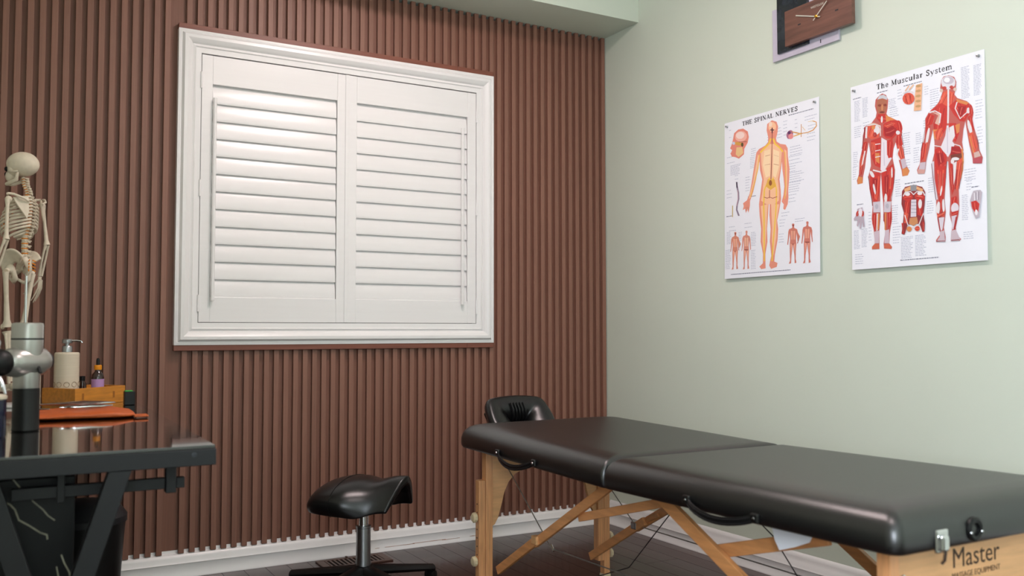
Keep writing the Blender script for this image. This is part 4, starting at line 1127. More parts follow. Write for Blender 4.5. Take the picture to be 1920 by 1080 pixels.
# strap handles on the near side
def handle(ya, yb, zt, drop):
    pts = []
    n = 12
    for i in range(n+1):
        t = i/n; y = ya+(yb-ya)*t
        d = math.sin(math.pi*min(1, t*1.02))**.7
        pts.append((TX0-.004-.012*d, y, zt-drop*d*(1-.25*t)-.004*t))
    b = MB(); vs = []; hw = .0095
    for p in pts:
        for dx, dz in ((-.003, -hw), (-.003, hw), (.002, hw), (.002, -hw)): vs.append((p[0]+dx, p[1], p[2]+dz))
    fs = [(i*4+k, i*4+(k+1) % 4, (i+1)*4+(k+1) % 4, (i+1)*4+k) for i in range(n) for k in range(4)]+[(0, 1, 2, 3), (4*n+3, 4*n+2, 4*n+1, 4*n)]
    h = mtb(b.add(vs, fs), 'handle', 'vinyl2', bevel=.001)
    for dz in (-.005, .005):
        o = MB().tube([(p[0]-.0035, p[1], p[2]+dz) for p in pts], .0007, 4).build('stitch_line', 'blackm', h)
        o.matrix_parent_inverse = Matrix.Identity(4)
    for y, z in ((ya, zt), (yb, zt-.004)):
        o = MB().box(TX0-.010, y-.012, z-.011, TX0+.001, y+.012, z+.011).build('end_tab', 'vinyl2', h, bevel=.004)
        Tq = Matrix.Rotation(math.radians(-90), 3, 'Y')
        MB().lathe([(.004, 0), (.0035, .0015), (.001, .002)], (TX0-.010, y, z), 10, Tq).build('rivet', 'chrome', h)
handle(-1.063, -1.298, .546, .034)
handle(-2.017, -2.243, .546, .028)
# foot end: catch, cradle socket, legs' panel print
fc = mtb(MB().box(-1.088, TY0-.006, .528, -1.052, TY0+.002, .572), 'catch', 'chrome', bevel=.003)
mtb(MB().box(-1.080, TY0-.014, .532, -1.060, TY0-.005, .562), 'catch', 'chrome', bevel=.004)
mtb(MB().tube([(-1.070, TY0-.011, .535), (-1.070, TY0-.008, .515), (-1.070, TY0-.002, .508)], .0035, 8), 'catch_loop', 'chrome')
Tm = Matrix.Rotation(math.radians(90), 3, 'X')
for sx in (-.965, -.71):
    mtb(MB().lathe([(.024, -.004), (.024, .003), (.019, .006), (.013, .005), (.011, -.012), (.001, -.012)], (sx, TY0, .561), 20, Tm), 'socket', 'black')
    for dx in (-.017, .017):
        mtb(MB().ball((sx+dx, TY0-.006, .556), .003, .002, .003, 8, 6), 'socket_screw', 'chrome')
mtb(MB().lathe([(.0045, 0), (.004, .002), (.001, .003)], (-1.083, -2.5245, .467), 12, Tm), 'bolt', 'chrome')
mtb(MB().lathe([(.0025, -.002), (.0025, .0)], (-1.083, -2.5245, .467), 8, Tm), 'bolt', 'black')
FP = Matrix(((1, 0, 0, -.845), (0, 0, -1, -2.5214), (0, 1, 0, .462), (0, 0, 0, 1)))
o = text_mesh('logo_print', 'Master', .058, 'logo', mt, FP); o.matrix_parent_inverse = MI
FP2 = Matrix(((1, 0, 0, -.845), (0, 0, -1, -2.5214), (0, 1, 0, .440), (0, 0, 0, 1)))
o = text_mesh('logo_print', 'MASSAGE EQUIPMENT', .0165, 'logo', mt, FP2); o.matrix_parent_inverse = MI
# paper care tag hanging under the table
cv = MB().add([(-1.115, -2.200, .529), (-1.115, -2.215, 0.481), (-1.115, -2.229, 0.460), (-1.115, -2.274, 0.476), (-1.115, -2.317, 0.495), (-1.115, -2.337, .529)], [(0, 1, 2, 3, 4, 5)])
ct = mtb(cv, 'care_tag', 'tag', sharp=0)

# ================================================================== FACE CRADLE
fcr = tag(empty('face_cradle', (-.842, -.592, .580)), 'black horseshoe face cradle cushion at the head of the massage table', 'face cradle')
tilt = Matrix.Translation((0, 0, 0)) @ Matrix.Rotation(math.radians(46), 4, 'X')
def cradle_pt(u, v):
    # u around the horseshoe (gap towards the table), v around the roll
    a = math.radians(-78+336*u) if False else math.radians(-90+12+336*u)
    ca, sa = math.cos(a), math.sin(a)
    sup = (abs(ca)**9+abs(sa)**9)**(-1/9)
    R = .088*sup
    q = 2*math.pi*v
    end = min(1, min(u, 1-u)/.05); e2 = math.sqrt(max(0, 1-(1-end)**2))*.97+.03
    rr_ = .056*e2; hh = .038*e2
    rad = R+rr_*math.cos(q)
    z = hh*math.copysign(abs(math.sin(q))**.8, math.sin(q))
    z += .34*rr_*math.cos(q)                                   # outer rim stands higher than the hole
    return tilt @ Vector((rad*ca*1.02, rad*sa*.86, z))
b = MB(); b.grid(lambda u, v: cradle_pt(u, v), 64, 25)
cu = b.build('cushion', 'vinyl2', fcr, sharp=0)
for p in cu.data.polygons: p.use_smooth = True
b = MB()
for k in range(5):
    xk = -.028+.014*k
    b.tube([tilt @ Vector((xk-.006, .075, .046)), tilt @ Vector((xk, .050, .034)), tilt @ Vector((xk+.006, .028, .010)), tilt @ Vector((xk+.004, .020, -.018))], [.004, .0055, .005, .003], 6)
b.build('fabric_pleat', 'vinyl2', fcr)
b = MB(); b.box(-.11, -.09, -.052, .11, .10, -.040, tilt.to_3x3().to_4x4())
b.build('cradle_plate', 'black', fcr, bevel=.003)
b = MB()
for sx in (-.10, .10):
    MB().tube([(sx*.8, -.126, -.010), (sx*.8, -.06, -.030), (sx*.8, .0, -.045)], .008, 10).build('cradle_rod', 'blackm', fcr)

# ================================================================== SADDLE STOOL
st = tag(empty('saddle_stool', (-1.464, -.502, 0)), 'black leather saddle stool on a chrome gas lift column before the slat wall', 'stool')
AX = math.radians(-50)
Rz = Matrix.Rotation(AX, 4, 'Z')
def seat_pt(u, v, under=0):
    # u along the saddle 0 rear .. 1 pommel, v across 0..1
    t = -1+2*u; s_ = -1+2*v; L = .185
    sg = 1 if s_ >= 0 else -1; q = abs(s_)
    f = max(0, min(1, (t+.15)/1.15)); f = f*f*(3-2*f)           # 0 rear .. 1 pommel
    w = .178-.066*f
    al = max(0, (-t-.05)/.95)*math.radians(118)                  # cantle rolls over and under
    ridge = .414-.012*math.exp(-((t-.35)/.3)**2)+.010*f
    # rear: rolled cushion edge; pommel: open inverted V
    th = q*math.radians(118)
    yr, zr = math.sin(th)/1.0, (1-math.cos(th))/1.47
    yp, zp = q**.85, q**1.5
    y = w*(yr*(1-f)+yp*f); D = (.128*(1-f)+.118*f)
    z = ridge-D*(zr*(1-f)+zp*f)
    x = L*t if t > -.05 else -.05*L-.80*L*math.sin(al)
    end = math.cos(min(al, math.radians(118))*.62)
    y *= .18+.82*max(0, end)**.7 if al > 0 else 1
    k = (1-math.cos(al))/1.47
    z = z*(1-k)+(.300+(z-.300)*.25)*k*1.0 if al > 0 else z
    x -= .035*q**1.5*f
    return Vector((x, sg*y, z))
def seat_surface():
    nu, nv = 40, 41; b = MB(); th = .03
    top = [[seat_pt(i/(nu-1), j/(nv-1)) for j in range(nv)] for i in range(nu)]
    def nrm(i, j):
        a = top[min(i+1, nu-1)][j]-top[max(i-1, 0)][j]; c = top[i][min(j+1, nv-1)]-top[i][max(j-1, 0)]
        n = a.cross(c); return n.normalized() if n.length > 1e-9 else Vector((0, 0, 1))
    bot = [[top[i][j]-nrm(i, j)*th*(.5+.5*min(1, 6*(j/(nv-1))*(1-j/(nv-1)))) for j in range(nv)] for i in range(nu)]
    vs = [Rz @ p for r in top for p in r]+[Rz @ p for r in bot for p in r]
    K = nu*nv; fs = []
    for i in range(nu-1):
        for j in range(nv-1):
            a = i*nv+j; fs.append((a, a+nv, a+nv+1, a+1)); fs.append((K+a, K+a+1, K+a+nv+1, K+a+nv))
    for j in range(nv-1):
        fs.append((j, j+1, K+j+1, K+j)); a = (nu-1)*nv+j; fs.append((a, K+a, K+a+1, a+1))
    for i in range(nu-1):
        a = i*nv; fs.append((a, K+a, K+a+nv, a+nv)); a = i*nv+nv-1; fs.append((a, a+nv, K+a+nv, K+a))
    return b.add(vs, fs)
se = seat_surface().build('saddle_seat', 'vinyl2', st, sharp=0)
for p in se.data.polygons: p.use_smooth = True
sub = se.modifiers.new('round', 'SUBSURF'); sub.levels = 1; sub.render_levels = 1
MB().tube([Rz @ (seat_pt(.42, v/20)+Vector((0, 0, .0006))) for v in range(21)], .0014, 5).build('seam', 'black', st)
MB().box(-.085, -.06, .300, .07, .06, .322, Rz).build('seat_plate', 'black', st, bevel=.006)
MB().lathe([(.0185, .215), (.0185, .305)], n=24).build('piston', 'chrome', st)
MB().lathe([(.027, .07), (.027, .222), (.0285, .224), (.0285, .230), (.024, .231), (.0187, .231), (.0187, .222)], n=28).build('column', 'steel', st)
MB().tube([Rz @ Vector((-.03, .02, .298)), Rz @ Vector((-.10, .035, .285)), Rz @ Vector((-.155, .045, .272))], [.006, .006, .009], 8, flat=((0, 0, 1), .5)).build('lever', 'black', st)
MB().lathe([(.001, .045), (.05, .045), (.055, .055), (.045, .075), (.032, .085), (.027, .085)], n=28).build('hub', 'black', st)
for k in range(5):
    a = math.radians(70+72*k); d = Vector((math.cos(a), math.sin(a), 0)); sd = Vector((-d.y, d.x, 0))
    vs = []; fs = []; n = 8
    for i in range(7):
        t = i/6; r_ = .03+.25*t; w = .036-.010*t; zc = .066-.022*t; hh = .020-.007*t
        for q in range(n):
            an = 2*math.pi*q/n; vs.append(d*r_+sd*w*math.cos(an)+Vector((0, 0, zc+hh*math.sin(an))))
    for i in range(6):
        for q in range(n): fs.append((i*n+q, i*n+(q+1) % n, (i+1)*n+(q+1) % n, (i+1)*n+q))
    fs += [tuple(range(n-1, -1, -1)), tuple(6*n+q for q in range(n))]
    arm = MB().add(vs, fs).build('base_arm', 'black', st, sharp=60)
    p = d*.27
    Tc = Matrix.Rotation(a+.6, 3, 'Z') @ Matrix.Rotation(math.radians(90), 3, 'X')
    cs = MB()
    for off in (-.013, .013): cs.lathe([(.001, -.006), (.0165, -.006), (.018, 0), (.0165, .006), (.001, .006)], p+Vector((0, 0, .0181))+Tc @ Vector((0, 0, off)), 18, Tc)
    cs.tube([p+Vector((0, 0, .02)), p+Vector((0, 0, .042))], .006, 8)
    cs.build('castor', 'black', arm)

# ================================================================== FLOOR REGISTER
vr = tag(empty('floor_vent', (-1.362, -.120, 0)), 'dark brown slotted floor register by the white baseboard behind the stool', 'floor vent')
b = MB(); b.box(-.145, -.068, .0, .145, -.045, .006).box(-.145, .045, .0, .145, .068, .006).box(-.145, -.045, .0, -.115, .045, .006).box(.115, -.045, .0, .145, .045, .006)
b.build('register_frame', 'vent', vr, bevel=.002)
MB().box(-.115, -.045, .0003, .115, .045, .0012).build('recess', 'hole', vr, sharp=0)
me = MB().box(-.0045, -.045, .0012, .0045, .045, .0055).mesh('grille_bar', 'vent', sharp=0, bevel=.001)
for k in range(13):
    o = bpy.data.objects.new('grille_bar', me); o.location = (-.108+.018*k, 0, 0); o.rotation_euler = (0, 0, 0); link(o, vr)
MB().box(-.02, .050, .006, -.012, .062, .012).build('damper_lever', 'vent', vr, bevel=.001)

# ================================================================== DESK
DX0, DX1, DY0, DY1, DZ = -2.86, -2.232, -1.680, -.035, .705
dk = tag(empty('desk', ((DX0+DX1)/2, (DY0+DY1)/2, 0)), 'black steel framed desk with a glossy black glass top along the left wall', 'desk')
DI = Matrix.Translation((-(DX0+DX1)/2, -(DY0+DY1)/2, 0))
def dkb(b, name, m, bevel=0, sharp=35):
    o = b.build(name, m, dk, bevel=bevel, sharp=sharp); o.matrix_parent_inverse = DI; return o
dkb(MB().box(DX0+.002, DY0+.004, DZ-.007, DX1-.002, DY1, DZ), 'glass_top', 'glassblk', .0008)
Z1 = DZ-.0075
dkb(MB().box(DX0, DY0, DZ-.043, DX1, DY0+.040, Z1), 'end_rail', 'blackm', .0015)
dkb(MB().box(DX0, DY1-.040, DZ-.043, DX1, DY1, Z1), 'end_rail', 'blackm', .0015)
dkb(MB().box(DX1-.030, DY0+.040, DZ-.043, DX1, DY1-.040, Z1), 'side_rail', 'blackm', .0015)
dkb(MB().box(DX0, DY0+.040, DZ-.043, DX0+.030, DY1-.040, Z1), 'side_rail', 'blackm', .0015)
Td = Matrix.Rotation(math.radians(90), 3, 'X')
dkb(MB().lathe([(.006, 0), (.0055, .0012), (.003, .0015), (.0025, .0005), (.001, .0005)], (-2.278, DY0, .686), 14, Td), 'bolt', 'boltm')
for yl in (DY0+.020, DY1-.05):
    for xt, xb in ((-2.424, -2.632), (-2.668, -2.460)):
        y = yl if xt > -2.5 else yl+.045
        b = MB(); zt = DZ-.0435; w = .022
        vs = [(xt-w, y-.018, zt), (xt+w, y-.018, zt), (xb+w, y-.018, 0), (xb-w, y-.018, 0)]
        vs += [(a, yy+.036, z) for a, yy, z in vs]
        b.add(vs, [(0, 1, 2, 3), (7, 6, 5, 4), (0, 4, 5, 1), (1, 5, 6, 2), (2, 6, 7, 3), (3, 7, 4, 0)])
        dkb(b, 'leg', 'blackm', .0015)
# under-desk cross bar with hangers
dkb(MB().box(-2.62, -1.550, .597, -2.317, -1.532, .622), 'cross_bar', 'blackm', .0015)
dkb(MB().box(-2.293, -1.550, .597, -2.275, -1.532, .621), 'cross_bar', 'blackm', .0015)
dkb(MB().box(-2.316, -1.556, .588, -2.294, -1.526, DZ-.0075), 'hanger', 'blackm', .0015)
dkb(MB().box(-2.535, -1.560, .587, -2.520, -1.551, DZ-.0075), 'hanger', 'blackm', .0015)

# marble-print pedestal under the desk
pd_ = tag(empty('pedestal_cabinet', (-2.68, -1.30, 0)), 'black marble patterned cabinet with thin pale veins under the desk end', 'cabinet')
MB().box(-.17, -.19, .02, .17, .19, .64).build('body', 'marble', pd_, bevel=.004)
MB().box(-.165, -.203, .03, .183, -.1905, .635).build('door', 'marble', pd_, bevel=.002)
def vein(pts, w):
    b = MB(); P = [Vector((x_+2.68, -.2036, z_)) for x_, z_ in pts]
    for a, c in zip(P[:-1], P[1:]):
        d = (c-a).normalized(); n = Vector((-d.z, 0, d.x))*w/2; e = d*w*.3
        b.add([a-e+n, c+e+n, c+e-n, a-e-n, a-e+n+Vector((0, .0008, 0)), c+e+n+Vector((0, .0008, 0)), c+e-n+Vector((0, .0008, 0)), a-e-n+Vector((0, .0008, 0))], [(0, 1, 2, 3), (7, 6, 5, 4), (0, 4, 5, 1), (1, 5, 6, 2), (2, 6, 7, 3), (3, 7, 4, 0)])
    return b.build('vein', 'vein', pd_, sharp=0)
for L_, w in (([[-2.616, .635], [-2.603, .617], [-2.589, .604], [-2.578, .586], [-2.559, .567], [-2.549, .553], [-2.536, .542]], .0028), ([[-2.66, .598], [-2.64, .593], [-2.622, .584], [-2.612, .572], [-2.604, .549], [-2.584, .535], [-2.563, .518], [-2.55, .512], [-2.549, .503]], .0032), ([[-2.66, .53], [-2.639, .524], [-2.621, .515]], .0022), ([[-2.521, .465], [-2.515, .447], [-2.505, .427], [-2.499, .40]], .003), ([[-2.53, .441], [-2.526, .42], [-2.53, .37]], .0026)):
    vein(L_, w)
MB().tube([(-.13, -.216, .50), (-.13, -.216, .62)], .005, 8).build('handle', 'blackm', pd_)

# waste bin further under the desk
wbn = tag(empty('waste_bin', (-2.40, -.42, 0)), 'black waste bin with a swing lid standing under the desk near the wall', 'bin')
MB().lathe([(.105, 0), (.125, .30), (.128, .33), (.120, .33), (.118, .30), (.10, .01)], n=28).build('body', 'black', wbn)
MB().lathe([(.132, .325), (.132, .345), (.11, .375), (.06, .395), (.001, .40)], n=28).build('lid', 'blackm', wbn)

# ------------------------------------------------------------------ things on the desk
H0 = DZ+.0002
# bamboo tray, turned corner-on
tr = tag(empty('wooden_tray', (-2.435, -.421, H0), math.radians(38.4)), 'bamboo tray holding a cream soap dispenser on the black glass desk', 'tray')
a_, b_, h_ = .213, .150, .057
MB().box(0, 0, 0, a_, b_, .008).build('tray_base', 'tray', tr, bevel=.001)
MB().box(0, 0, .008, a_, .010, h_).build('side', 'tray', tr, bevel=.001)
MB().box(0, b_-.010, .008, a_, b_, h_).build('side', 'tray', tr, bevel=.001)
MB().box(0, .010, .008, .010, b_-.010, h_).build('side', 'tray', tr, bevel=.001)
MB().box(a_-.010, .010, .008, a_, b_-.010, h_).build('side', 'tray', tr, bevel=.001)
for u in (.028, .158):
    MB().box(u, -.0007, .018, u+.008, .0003, .040).build('finger_joint', 'trayjoint', tr, sharp=0)

def dispenser(loc, label, s=1.0, spout=0.):
    e = tag(empty('soap_dispenser', loc, spout), label, 'soap dispenser')
    prof = [(.001, 0), (.036, 0), (.0395, .003)]
    for k in range(28):
        z = .006+k*.0056; prof += [(.0395, z), (.0388, z+.0028)]
    prof += [(.0392, .163), (.036, .167), (.012, .168)]
    MB().lathe([(r*s, z*s) for r, z in prof], n=32).build('bottle', 'cream', e, sharp=50)
    for k in range(10):
        a = 2*math.pi*k/10
        pts = []
        for q in range(13):
            th = 2*math.pi*q/12; al = a+.22*math.cos(th)
            pts.append(Vector((.0398*math.cos(al), .0398*math.sin(al), .060+.0085*math.sin(th)))*s)
        MB().tube(pts, .0008*s, 4, caps=False).build('ring_print', 'brown_ring', e)
    MB().lathe([(.016*s, .168*s), (.016*s, .186*s), (.014*s, .189*s), (.0065*s, .189*s), (.0065*s, .198*s), (.016*s, .198*s), (.0165*s, .200*s), (.0165*s, .209*s), (.014*s, .212*s), (.001, .213*s)], n=24).build('pump', 'steel', e)
    MB().tube([Vector(p)*s for p in [(.010, 0, .206), (.030, 0, .207), (.044, 0, .205), (.048, 0, .199)]], [.004*s, .0035*s, .003*s, .0025*s], 8).build('spout', 'chrome', e)
    return e
dispenser((-2.4555, -.315, H0+.0082), 'cream ribbed soap dispenser with steel pump standing in the bamboo tray', 1.0, math.radians(-20))
dispenser((-2.572, -.560, H0), 'cream ribbed soap dispenser half hidden behind the massage gun', .82, math.radians(200))

# amber dropper bottle in the tray
ab = tag(empty('dropper_bottle', (-2.358, -.300, H0+.0082)), 'amber dropper bottle with orange collar and lilac label in the tray', 'bottle')
MB().lathe([(.001, 0), (.0185, 0), (.020, .003), (.020, .078), (.018, .090), (.011, .099), (.0095, .102), (.0095, .108)], n=24).build('glass_body', 'amber', ab)
MB().lathe([(.0205, .030), (.0205, .074)], n=24).build('label', 'purple', ab)
MB().lathe([(.012, .106), (.0125, .108), (.0125, .120), (.011, .122), (.005, .122)], n=20).build('collar', 'orange', ab)
MB().lathe([(.0055, .122), (.006, .135), (.005, .143), (.001, .146)], n=16).build('rubber_bulb', 'black', ab)
# small black bottle behind it
sb = tag(empty('small_bottle', (-2.402, -.240, H0+.0082)), 'small black bottle between the dispenser and the amber bottle', 'bottle')
MB().lathe([(.001, 0), (.013, 0), (.0135, .055), (.009, .063), (.009, .068)], n=18).build('bottle_body', 'amber', sb)
MB().lathe([(.0095, .066), (.0095, .082), (.001, .083)], n=18).build('cap', 'black', sb)
# black box with green edge
bb = tag(empty('small_box', (-2.2665, -.440, H0)), 'small black box with a green top strip beside the bamboo tray', 'box')
MB().box(-.022, -.018, 0, .011, .018, .045).build('box_body', 'black', bb, bevel=.002)
MB().box(-.020, -.016, .045, .004, .016, .048).build('top_strip', 'green_led', bb, bevel=.001)

# leather tool roll with steel tools
lr = tag(empty('leather_pouch', (-2.45, -.800, H0)), 'orange leather tool roll lying flat on the glass desk', 'leather pouch')
def roll_pt(u, v):
    # flat padded roll, slightly lumpy
    x_ = -.16+.30*u; q = 2*math.pi*v
    y_ = .125*math.copysign(abs(math.cos(q))**.6, math.cos(q)); z_ = .0105+.0105*math.copysign(abs(math.sin(q))**.6, math.sin(q))
    if z_ > .0105: z_ += .0015*math.sin(7*u+3)+.001*math.sin(19*u)
    k = 1-.25*max(0, (u-.8)/.2)**2
    return (x_, y_*k-.03*u, z_*(1-.3*max(0, (u-.85)/.15)))
b = MB(); b.grid(roll_pt, 24, 33); n_ = 33
b.add([], []); b.f += [tuple(range(n_)), tuple((23*n_)+k for k in range(n_-1, -1, -1))]; b.mi += [0, 0]
b.build('roll', 'leather', lr, sharp=50)
MB().box(.135, -.165, .004, .172, -.115, .009).build('strap', 'leather', lr, bevel=.001)
ZT = H0+.0235
def tool(name, label, pts, rads, flat=.5):
    o = MB().tube([(p_[0], p_[1], ZT+max(rads)*.65+.0005) for p_ in pts], [r_*1.25 for r_ in rads], 10, flat=((0, 0, 1), flat)).build(name, 'chrome')
    c = Vector(pts[0]); o.data.transform(Matrix.Translation(-c)); o.location = c
    return tag(o, label, 'massage tool', 'steel tools on the leather roll')
tool('scraping_tool', 'long steel scraping tool lying at the back of the leather roll', [(-2.585, -.735, ZT+.002), (-2.53, -.735, ZT+.002), (-2.48, -.74, ZT+.003), (-2.43, -.745, ZT+.005), (-2.39, -.75, ZT+.004), (-2.345, -.745, ZT+.002)], [.004, .005, .008, .013, .010, .003])
tool('scraping_tool', 'wavy steel scraping tool at the front edge of the leather roll', [(-2.50, -.835, ZT+.001), (-2.475, -.83, ZT+.002), (-2.45, -.84, ZT+.002), (-2.42, -.83, ZT+.002), (-2.39, -.835, ZT+.003), (-2.36, -.825, ZT+.002)], [.003, .008, .007, .009, .007, .003])
tool('scraping_tool', 'short steel scraping tool at the left end of the leather roll', [(-2.60, -.84, ZT+.001), (-2.56, -.845, ZT+.001), (-2.525, -.85, ZT+.001)], [.005, .005, .003])

# massage gun standing on its handle
mg = tag(empty('massage_gun', (-2.590, -1.164, H0)), 'silver massage gun with black grip standing upright on the desk', 'massage gun')
MB().lathe([(.001, 0), (.030, 0), (.0315, .003), (.0315, .004), (.0305, .006), (.0305, .102), (.0298, .106)], n=32).build('grip', 'black', mg)
MB().lathe([(.0299, .106), (.0305, .108), (.0305, .145), (.001, .145)], n=32).build('neck', 'silver', mg)
MB().lathe([(.001, .170), (.0345, .180), (.0360, .205), (.0362, .262), (.0345, .267), (.028, .2685), (.001, .2685)], n=32).build('motor_cap', 'silver', mg)
MB().lathe([(.0362, .226), (.0367, .228), (.0362, .230)], n=32).build('cap_groove', 'blackm', mg)
Tb = Matrix.Rotation(math.radians(90), 3, 'Y')
Tb = Matrix.Rotation(math.radians(38), 3, 'Z') @ Tb
MB().lathe([(.001, -.058), (.028, -.058), (.034, -.050), (.0375, -.030), (.0385, .0), (.0375, .025), (.034, .042), (.025, .054), (.012, .060), (.001, .061)], (0, 0, .171), 32, Tb).build('barrel', 'silver', mg)
MB().lathe([(.0255, .0545), (.022, .0605), (.010, .063), (.001, .064)], (0, 0, .171), 24, Tb).build('rear_cap', 'blackm', mg)
MB().lathe([(.022, -.057), (.030, -.062), (.034, -.075), (.032, -.092), (.022, -.104), (.001, -.108)], (0, 0, .171), 28, Tb).build('massage_head', 'black', mg)
c_ = Tb @ Vector((.0, 0, .020))
MB().box(-.004, -.0025, -.013, .004, .0025, .010, Matrix.Translation(Vector((.026, -.0262, .155))) @ Matrix.Rotation(math.radians(38), 4, 'Z') @ Matrix.Rotation(math.radians(-25), 4, 'X')).build('switch', 'black', mg, bevel=.0015)

# navy pump bottle at the frame edge
nb_ = tag(empty('pump_bottle', (-2.668, -1.285, H0)), 'navy bottle with cream shoulder and chrome pump left of the massage gun', 'bottle')
MB().lathe([(.001, 0), (.034, 0), (.036, .004), (.036, .085), (.035, .090)], n=28).build('bottle_body', 'navy', nb_)
MB().lathe([(.036, .088), (.0375, .090), (.0375, .096), (.034, .099), (.012, .102)], n=28).build('shoulder', 'cream', nb_)
MB().lathe([(.018, .100), (.018, .130), (.012, .138), (.006, .140), (.006, .205), (.020, .208), (.022, .222), (.018, .230), (.001, .232)], n=24).build('pump', 'chrome', nb_)
MB().tube([(.02, .01, .140), (.028, .0, .118), (.033, -.005, .100)], [.004, .0045, .003], 8).build('spout', 'chrome', nb_)

# ================================================================== SKELETON MODEL
# built facing +Y at unit metres, then turned; total height .80 above the stand
SKX, SKY = -2.606, -.330
sk = tag(empty('skeleton_model', (SKX, SKY, H0), math.radians(50)), 'small bone-coloured anatomical skeleton on a pole stand beside the slat wall', 'skeleton')
S = .80/1.75
FZ = .045
def V(x_, y_, z_): return Vector((x_*S, y_*S, FZ+z_*S))
def skb(b, name, m='bone', parent=None, sharp=60): return b.build(name, m, parent or sk, sharp=sharp)
# skull
b = MB(); b.ball(V(0, -.012, 1.655), .076*S*1.05, .105*S*1.05, .082*S*1.1, 24, 14)
b.ball(V(0, .045, 1.615), .058*S, .048*S, .06*S, 16, 10)
skull = skb(b, 'skull'); skull.rotation_euler = (0, 0, math.radians(22))
b = MB(); b.ball(V(0, .068, 1.565), .042*S, .035*S, .045*S, 14, 8); skb(b, 'face_bones', parent=skull)
b = MB()
for sx in (-1, 1): b.ball(V(.031*sx, .088, 1.612), .019*S, .012*S, .018*S, 12, 8)
b.ball(V(0, .102, 1.578), .011*S, .008*S, .016*S, 8, 6)
skb(b, 'eye_socket', 'hole', skull)
b = MB()
for sx in (-1, 1):
    b.tube([V(.055*sx, .060, 1.595), V(.070*sx, .035, 1.590), V(.068*sx, .0, 1.592)], .007*S, 6)
skb(b, 'cheek_bone', parent=skull)
b = MB()
for sx in (-1, 1): b.tube([V(.058*sx, .005, 1.588), V(.054*sx, .012, 1.535), V(.036*sx, .062, 1.512), V(0, .092, 1.508)], [.010*S, .014*S, .015*S, .014*S], 8)
skb(b, 'jaw', parent=skull)
# spine, curve (y, z)
def spine(z):
    pts = [(.86, -.035), (.95, -.055), (1.04, -.045), (1.12, -.045), (1.22, -.075), (1.34, -.085), (1.44, -.055), (1.52, -.025), (1.58, -.015)]
    for (z0, y0), (z1, y1) in zip(pts[:-1], pts[1:]):
        if z <= z1:
            t = (z-z0)/(z1-z0); t = t*t*(3-2*t); return y0+(y1-y0)*t
    return pts[-1][1]
levels = [.985+.036*k for k in range(5)]+[1.155+.0235*k for k in range(12)]+[1.440+.0185*k for k in range(7)]
discs = MB()
spn = empty('spine', parent=sk)
for k, z in enumerate(levels):
    r_ = .024 if k < 5 else (.0185 if k < 12 else .015); h = .013 if k < 5 else (.0085 if k < 17 else .0065); y = spine(z)
    b = MB(); b.lathe([(.001, -h*S), (r_*S, -h*S), (r_*.85*S, 0), (r_*S, h*S), (.001, h*S)], V(0, y, z), 10)
    b.tube([V(0, y-.012, z), V(0, y-.045, z-.012)], [.007*S, .005*S], 6)
    for sx in (-1, 1): b.tube([V(.008*sx, y-.016, z), V((.036 if k < 17 else .026)*sx, y-.026, z+.002)], [.006*S, .004*S], 5)
    skb(b, 'vertebra', parent=spn)
    if k+1 < len(levels):
        zm = (z+levels[k+1])/2; discs.lathe([(.001, -.004*S), (r_*.95*S, -.004*S), (r_*.95*S, .004*S), (.001, .004*S)], V(0, spine(zm), zm), 10)
skb(discs, 'spinal_discs', 'cart', spn)
# ribs
cage = empty('rib_cage', parent=sk)
for k in range(12):
    z = 1.405-.0235*k+.004; y = spine(z)
    wdt = [.055, .085, .103, .115, .122, .127, .130, .130, .127, .118, .100, .075][k]
    fr = [.045, .065, .080, .092, .100, .104, .104, .100, .092, .07, .02, -.02][k]
    drop = [.03, .045, .06, .07, .08, .09, .095, .10, .10, .09, .065, .04][k]
    for sx in (-1, 1):
        pts = []
        amax = 168 if k < 7 else (150 if k < 10 else (95 if k == 10 else 75))
        for q in range(13):
            a = math.radians(8+(amax-8)*q/12)
            cy = (fr+y)/2-.01; ry = (fr-y)/2+.022 if k < 10 else .075
            px = wdt*math.sin(a)*sx; py = cy-ry*math.cos(a) if k < 10 else y-.015+.075*(1-math.cos(a))
            pz = z+.006-drop*(q/12)**1.1
            pts.append(V(px, py, pz))
        skb(MB().tube(pts, .0062*S, 6, flat=((0, 0, 1), 1.35)), 'rib', parent=cage)
b = MB()
for k in range(7):
    z = 1.405-.0235*k; fr = [.045, .065, .080, .092, .100, .104, .104][k]; drop = [.03, .045, .06, .07, .08, .09, .095][k]
    for sx in (-1, 1): b.tube([V(.04*sx, fr+.012, z-drop*.95), V(.012*sx, fr+.016, z-drop*.75)], .006*S, 5)
skb(b, 'costal_cartilage', 'cart', cage)
skb(MB().tube([V(0, .055, 1.385), V(0, .085, 1.33), V(0, .108, 1.25), V(0, .108, 1.215)], [.020*S, .016*S, .016*S, .006*S], 8, flat=((0, 1, 0), .5)), 'sternum', parent=cage)
